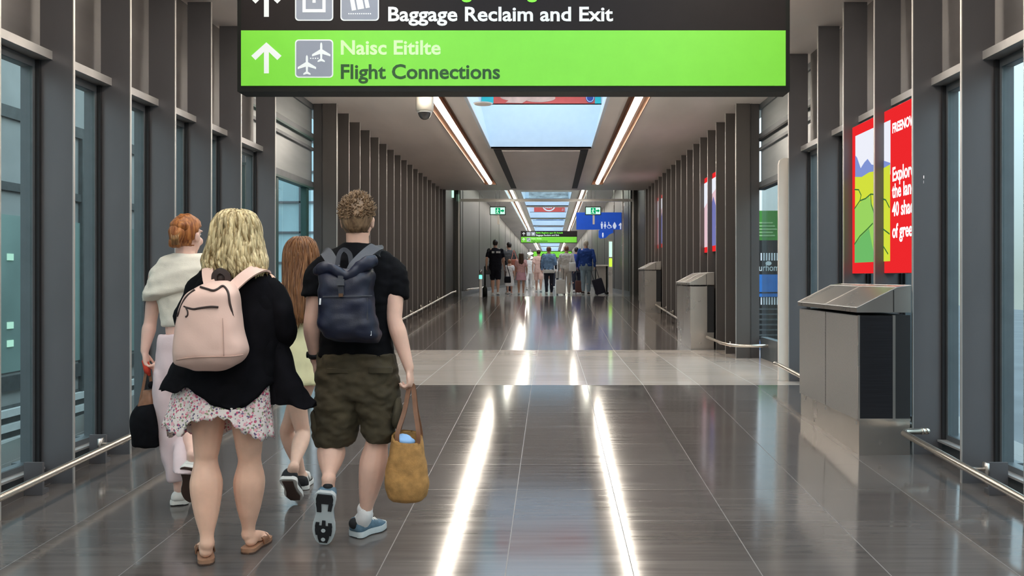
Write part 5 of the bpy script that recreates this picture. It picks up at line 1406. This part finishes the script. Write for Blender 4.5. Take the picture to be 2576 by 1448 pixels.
girl, body = joint_figure(J, ID, m_skD, 'person', 'slim person with very long straight brown hair, pale yellow dress and black trainers', .93, .0066, .80, calf=1.05)
h_br = hair_mat('long brown hair', (0.10,0.038,0.016), (0.30,0.135,0.055))
D = 5.25
long_hair(girl, [prow(594,748,768,.02,D), prow(598,736,780,.06,D), prow(610,724,792,.088,D), prow(635,716,799,.098,D), prow(670,714,800,.095,D-.005), prow(710,714,797,.085,D-.03), prow(750,716,790,.062,D-.065), prow(790,720,782,.05,D-.085), prow(812,730,772,.035,D-.09)], h_br, 130, 8, .003, .0065, ragged=.045)
mb = MB(); D = 5.25
loftz(mb, [prow(700,735,778,.05,D), prow(710,712,797,.075,D), prow(730,702,806,.09,D), prow(770,704,806,.10,D), prow(820,712,800,.098,D), prow(860,708,804,.11,D), prow(910,702,808,.135,D), prow(950,698,812,.15,D), prow(965,698,812,.15,D)], 5, 44, 2.3)
limb(mb, [P(714,722,D), P(704,750,D), P(702,785,D)], [.05,.056,.054], ends=False); limb(mb, [P(797,722,D), P(806,750,D), P(808,785,D)], [.05,.056,.054], ends=False)
wrinkle(fuse(mb, .008, 3), .008, (12,12,8), 4).build('dress', m_yellow, girl, True)
sl, f, u, s_, L, Wf = shoe_parts(J['heL'], J['toL'], J['upL'], .098, girl, m_tread, m_solew, None, .026, .09)
q = MB(); q.prism([J['heL']+f*(t*L)+s_*(Wf(t)*c*.9)-u*.001+u*(.10*max(0, t-.72)**1.2*L*1.2) for t, c in ((.04,-.8),(.3,-.8),(.5,-.8),(.7,-.9),(.9,-.8),(.9,.8),(.7,.9),(.5,.8),(.3,.8),(.04,.8))], -u*.004); q.build('outsole_patch', m_treadb, sl)
sr, f, u, s_, L, Wf = shoe_parts(J['heR']-V3((0,0,.012)), J['toR']-V3((0,0,.012)), (0,0,1), .098, girl, m_tread, m_solew, m_treadb, .028, .09)
for t in (.15,.42,.52):
    q = MB(); c = J['heR']+f*(t*L); q.tube([c-s_*.042+u*.03, c-s_*.03+u*.068, c+u*.080, c+s_*.03+u*.068, c+s_*.042+u*.03], .008, 6); q.build('white_stripe', m_solew, sr, True)
# ------------------------------------------------------------------ the crowd at the far end
FM = {}
def cm(n, c, **k):
    if n not in FM: FM[n] = M('far '+n, c, .8, 0, .06, (8,8,8), **k)
    return FM[n]
m_skF = skin((0.62,0.37,0.27)); m_skF2 = skin((0.52,0.29,0.20))
hm = dict(black=hair_mat('black hair',(.010,.008,.007),(.035,.026,.022)), brown=hair_mat('dark brown hair',(.035,.016,.009),(.10,.05,.03)), grey=hair_mat('pale grey hair',(.42,.36,.28),(.72,.64,.52)), ginger=hair_mat('auburn hair',(.16,.06,.03),(.38,.17,.09)))
def far_person(label, px, D, h, top, bot, hair, kind='trousers', sleeve='short', long=False, yaw=0.0, stride=.30, lead=1, bulk=1.0, sk=None, hs=None, shoe=None, hold=None, skirt_len=.50, waist=.98, lean=0.0):
    s = h/1.75; z0 = fz(D); R = frame(yaw); o = V3(((px-CX)*D/F, D, z0)); sk = sk or m_skF
    T = lambda x, y, z: o+R@V3((x*s, y*s+lean*max(0,z-.9)*s, z*s))
    J = dict(head=T(0,.02,1.635), neck=T(0,0,1.475), pel=T(0,0,.95))
    for q, sg in (('L',-1),('R',1)):
        fr = lead*sg; ph = fr*stride/2
        J['sh'+q] = T(sg*.175*bulk,0,1.42); J['el'+q] = T(sg*.235*bulk,-.04-fr*.06,1.15); J['wr'+q] = T(sg*.245*bulk,.04-fr*.12,.91)
        if hold and q in hold: J['el'+q] = T(sg*.23*bulk,-.06,1.15); J['wr'+q] = T(sg*.20*bulk,.18,1.10)
        J['hd'+q] = R@V3((0,.15,-1)) if not (hold and q in hold) else R@V3((0,1,.1)); J['pn'+q] = R@V3((-sg,0,0)); J['th'+q] = R@V3((0,1,.1)); J['cu'+q] = .4
        J['hp'+q] = T(sg*.09,0,.93); J['kn'+q] = T(sg*.095,ph*.75+.03,.50); J['an'+q] = T(sg*.09,ph,.095 if fr > 0 else .115)
        J['he'+q] = T(sg*.09,ph-.05,.022 if fr > 0 else .05); J['to'+q] = T(sg*.10,ph+.19,.022)
    root, _ = joint_figure(J, R, sk, 'person', label, (hs or s*1.0), .014*max(.75, s), s*bulk**.5, loc=(o.x, o.y, z0), eyecol=True)
    rr = lambda z, rx, ry, y=0: [T(0,y,z).x, T(0,y,z).y, T(0,y,z).z, rx*s*bulk, ry*s*bulk]
    mb = MB(); loftz(mb, [rr(1.50,.075,.065), rr(1.46,.13,.085), rr(1.40,.195,.11), rr(1.28,.195,.125), rr(1.12,.172,.122), rr(1.0,.18,.128), rr(waist-.06,.185,.132)], 4, 28, 2.4, yaw)
    for q in 'LR':
        sh, el, wr = J['sh'+q], J['el'+q], J['wr'+q]
        if sleeve == 'short': limb(mb, [sh.lerp(J['neck'],.15), sh, sh.lerp(el,.35), sh.lerp(el,.68)], [.06*s,.066*s*bulk**.5,.064*s,.062*s], ends=True)
        elif sleeve == 'long': limb(mb, [sh.lerp(J['neck'],.15), sh, sh.lerp(el,.5), el, el.lerp(wr,.5), el.lerp(wr,.95)], [.06*s,.066*s*bulk**.5,.062*s,.055*s,.048*s,.040*s])
        else: mb.ball(sh, .058*s, 12, 8)
    tp = wrinkle(fuse(mb, .014*max(.8,s), 3), .012*s, (12,12,16), px*.1).build('top', top, root, True)
    mb = MB(); loftz(mb, [rr(1.02,.165,.118), rr(.95,.178,.128), rr(.86,.182,.13), rr(.80,.170,.12)], 4, 24, 2.4, yaw)
    nm = kind
    if kind in ('trousers','shorts'):
        for q in 'LR':
            hp, kn, an = J['hp'+q], J['kn'+q], J['an'+q]
            if kind == 'shorts': limb(mb, [hp, hp.lerp(kn,.4), hp.lerp(kn,.86)], [.105*s*bulk**.5,.102*s,.096*s])
            else: limb(mb, [hp, hp.lerp(kn,.45), kn, kn.lerp(an,.45), kn.lerp(an,.92)], [.10*s*bulk**.5,.092*s,.074*s,.066*s,.056*s])
        mb = fuse(mb, .014*max(.8,s), 3)
    else:
        nm = 'skirt'
        loftz(mb, [rr(.98,.17,.12), rr(.85,.20,.15), rr(.70,.225,.17), rr(skirt_len,.235,.185)], 4, 28, 2.2, yaw)
        mb = fuse(mb, .014*max(.8,s), 2)
    wrinkle(mb, .012*s, (12,12,8), px*.2).build(nm, bot, root, True)
    for q in 'LR':
        shoe_parts(J['he'+q]-V3((0,0,.02*s)), J['to'+q]-V3((0,0,.02*s)), (0,0,1), .10*s, root, shoe or m_solew, m_solew, m_tread, .022*s, .078*s)
    H_ = J['head']; HS = hs or s
    if long:
        q = lambda z, rx, ry, y=0: [H_.x, H_.y+y*HS-.012, H_.z+z*HS, rx*HS, ry*HS]
        long_hair(root, [q(.128,.01,.01), q(.12,.045,.05), q(.09,.082,.096), q(.03,.093,.105,-.006), q(-.04,.092,.09,-.025), q(-.12,.098,.07,-.05), q(-.20,.10,.055,-.075), q(-.28,.085,.04,-.09), q(-.33,.05,.025,-.09)], hair, 24, int(px), .004, .010*HS, ragged=.03, n=36)
    else: sh_hair(root, H_, R, HS, hair, .016, 40, int(px), nape=-.06)
    root['J'] = 0; del root['J']
    return root, J, T, tp
def suitcase(label, px, D, h, w, dep, m, lift=0.0, tilt=0.0, handle=.42):
    x = (px-CX)*D/F; z = fz(D)+lift; o = thing('suitcase', label, 'suitcase', (x, D, z)); Rm = Matrix.Rotation(tilt, 3, 'Y')
    c0 = V3((x, D, z+.05)); mb = MB()
    rws = [(0,.90),(.02,.97),(.06,1),(h-.06,1),(h-.02,.97),(h,.90)]
    rs = []
    for zz, g in rws: rs.append([c0+Rm@(v-V3((0,0,0))) for v in sring(0,0,zz,w/2*g,dep/2*g,28,5.0)])
    mb.rings(rs); mb.build('shell', m, o, False, PI/4)
    for k in (-.5,-.17,.17,.5):
        q = MB(); q.prism([c0+Rm@V3((k*w*.8+a, -dep/2-.004, b_)) for a, b_ in ((-.01,.06),(.01,.06),(.01,h-.06),(-.01,h-.06))], Rm@V3((0,.012,0))); q.build('rib', m, o)
    for sx in (-1,1):
        for sy in (-1,1):
            q = MB(); c = c0+Rm@V3((sx*w*.38,sy*dep*.36,-.02)); q.tube([c-V3((.012,0,0)), c+V3((.012,0,0))], .026, 12); q.build('wheel', m_tread, o, True)
    q = MB(); q.tube([c0+Rm@V3((-.09,dep*.3,h-.01)), c0+Rm@V3((-.09,dep*.3,h+handle)), c0+Rm@V3((.09,dep*.3,h+handle)), c0+Rm@V3((.09,dep*.3,h-.01))], .011, 8); q.build('trolley_handle', m_greyw, o, True)
    return o
def softbag(nm, label, px, py0, py1, D, w, dep, m, anchor=None, ms=None):
    k = D/F; x = (px-CX)*k; zt, zb = H-(py0-CY)*k, H-(py1-CY)*k
    o = thing(nm, label, 'bag', (x, D, zb)); h = zt-zb
    mb = MB(); loftz(mb, [[x,D,zb,w*.40,dep*.35],[x,D,zb+h*.08,w*.49,dep*.48],[x,D,zb+h*.5,w*.5,dep*.5],[x,D,zb+h*.9,w*.46,dep*.38],[x,D,zt,w*.42,dep*.2]], 4, 28, 3.2)
    wrinkle(mb, .008, (12,12,12), px).build('bag_body', m, o, True)
    if anchor is not None:
        a = V3(anchor); strap(o, [(x-w*.4,D,zt-.03), ((x-w*.4+a.x)/2,(D+a.y)/2,(zt+a.z)/2), (a.x,a.y,a.z), ((x+w*.4+a.x)/2,(D+a.y)/2,(zt+a.z)/2), (x+w*.4,D,zt-.03)], .025, .006, ms or m, 'bag_strap')
    return o
c_blk = cm('black jersey',(.008,.008,.014), spec=.2); c_grey = cm('charcoal jersey',(.07,.072,.078)); c_wh = cm('white cotton',(.72,.70,.68)); c_pk = cm('pink cotton',(.70,.40,.38))
c_pk2 = cm('rose skirt',(.62,.34,.40)); c_peach = cm('peach cotton',(.76,.50,.43)); c_lblue = cm('light blue shirt',(.20,.34,.55)); c_off = cm('off white cotton',(.66,.62,.57)); c_beige = cm('beige trousers',(.58,.52,.46))
c_blue = cm('royal blue jacket',(.012,.055,.27)); c_jean = cm('grey blue jeans',(.22,.29,.34)); c_dark = cm('navy trousers',(.012,.013,.028)); c_pblue = cm('blue polo',(.022,.05,.30)); c_rust = cm('rust top',(.33,.10,.06))
# man in black with white lettering across the shoulders
r, J, T, tp = far_person('person in black t-shirt with white lettering across the shoulders, black shorts', 1246, 28.2, 1.80, c_blk, c_blk, hm['black'], 'shorts', bulk=1.12, stride=.30, lead=-1)
for x0, w_ in ((-.10,.085),(.035,.14)):
    n_ = 3 if w_ < .1 else 5
    for q in range(n_):
        b = MB(); a = T(x0+q*w_/n_,-.155,1.36); b.box(a.x, a.x+w_/n_*.72, a.y-.006, a.y+.05, a.z-.03, a.z+.032); b.build('white_letter', m_wht, tp)
softbag('shoulder_bag', 'dark shoulder bag on the left hip of the person in black t-shirt', 1227, 668, 690, 28.2, .20, .14, c_grey, J['shL']+V3((0,-.10,.06)))
r, J, T, tp = far_person('person in charcoal top with dark hair, between the black t-shirt and the children', 1281, 30.2, 1.80, c_grey, c_dark, hm['black'], 'trousers', yaw=.5, stride=.2)
softbag('rucksack', 'small rust red rucksack on the back of the person in charcoal top', 1294, 652, 684, 29.9, .26, .16, c_rust, J['shR']+V3((0,-.06,.07)))
far_person('small child in white top and pale skirt holding on behind the pink dressed child', 1282, 29.6, 1.18, c_wh, c_wh, hm['ginger'], 'skirt', stride=.16, hs=.82, skirt_len=.42)
r, J, T, tp = far_person('child with long dark hair in pink top and rose skirt', 1311, 28.7, 1.38, c_pk, c_pk2, hm['brown'], 'skirt', 'short', True, stride=.22, hs=.86, skirt_len=.62, sk=m_skF2)
softbag('handbag', 'black handbag hanging low between the white clad child and the pink dressed child', 1277, 695, 711, 28.2, .22, .12, c_blk, V3(((1271-CX)*28.2/F, 28.2, 1.57-(655-CY)*28.2/F)))
far_person('person in peach top and peach shorts walking at the middle of the crowd', 1355, 34.0, 1.66, c_peach, c_peach, hm['brown'], 'shorts', 'short', stride=.3, lead=-1)
far_person('person dressed in white, smallest of the crowd behind the lit dishes', 1331, 40.0, 1.62, c_wh, c_wh, hm['grey'], 'trousers', 'long', stride=.5)
far_person('tall person in a black top mostly hidden behind the light blue shirt', 1380, 32.8, 1.74, c_blk, c_peach, hm['black'], 'shorts', 'long', bulk=1.15, stride=.2)
r, J, T, tp = far_person('person in light blue shirt over a white hem and black trousers', 1381, 28.9, 1.60, c_lblue, c_dark, hm['ginger'], 'trousers', 'long', bulk=1.05, stride=.2, hold='R', waist=.93)
mb = MB(); s_ = 1.60/1.75; loftz(mb, [[T(0,0,z).x,T(0,0,z).y,T(0,0,z).z,a*s_,b_*s_] for z, a, b_ in ((.92,.202,.148),(.86,.208,.152),(.80,.205,.15),(.795,.19,.14))], 3, 24, 2.4); mb.build('white_hem', c_wh, r, True)
r, J, T, tp = far_person('person all in off white with a white shoulder bag', 1425, 28.8, 1.62, c_off, c_beige, hm['ginger'], 'trousers', 'long', bulk=1.12, stride=.3, lead=1)
softbag('shoulder_bag', 'white shoulder bag on the right hip of the person in off white', 1440, 660, 682, 28.6, .24, .12, c_wh, J['shR']+V3((0,-.10,.06)))
softbag('shopping_bag', 'white paper carrier bag between the light blue shirt and the off white clothes', 1406, 682, 699, J['wrL'].y, .24, .12, c_wh, J['wrL']+V3((0,0,-.07)), c_beige)
far_person('person in blue polo shirt half hidden between off white and royal blue clothes', 1450, 33.0, 1.72, c_pblue, c_dark, hm['black'], 'trousers', 'short', bulk=1.1, stride=.2)
r, J, T, tp = far_person('white haired person in royal blue jacket and grey blue jeans', 1474, 28.6, 1.80, c_blue, c_jean, hm['grey'], 'trousers', 'long', bulk=1.15, stride=.28, lead=1, shoe=m_tread)
suitcase('dark navy suitcase tilted behind the royal blue jacket', 1512, 28.1, .50, .34, .22, c_dark, .0, -.30, .30)
suitcase('white hard suitcase standing in the middle of the crowd', 1411, 28.1, .46, .32, .22, c_wh, 0, 0, .35)
suitcase('brown suitcase standing between off white and royal blue clothes', 1456, 30.5, .42, .26, .2, cm('brown suitcase',(.10,.035,.025)), 0, 0, .3)
far_person('distant person in white shirt far down the middle of the corridor', 1398, 46.0, 1.68, c_wh, c_dark, hm['brown'], 'trousers', stride=.3)
far_person('distant person in pink shirt far down the corridor by the wall', 1345, 50.0, 1.68, c_pk, c_beige, hm['brown'], 'trousers', stride=.3)
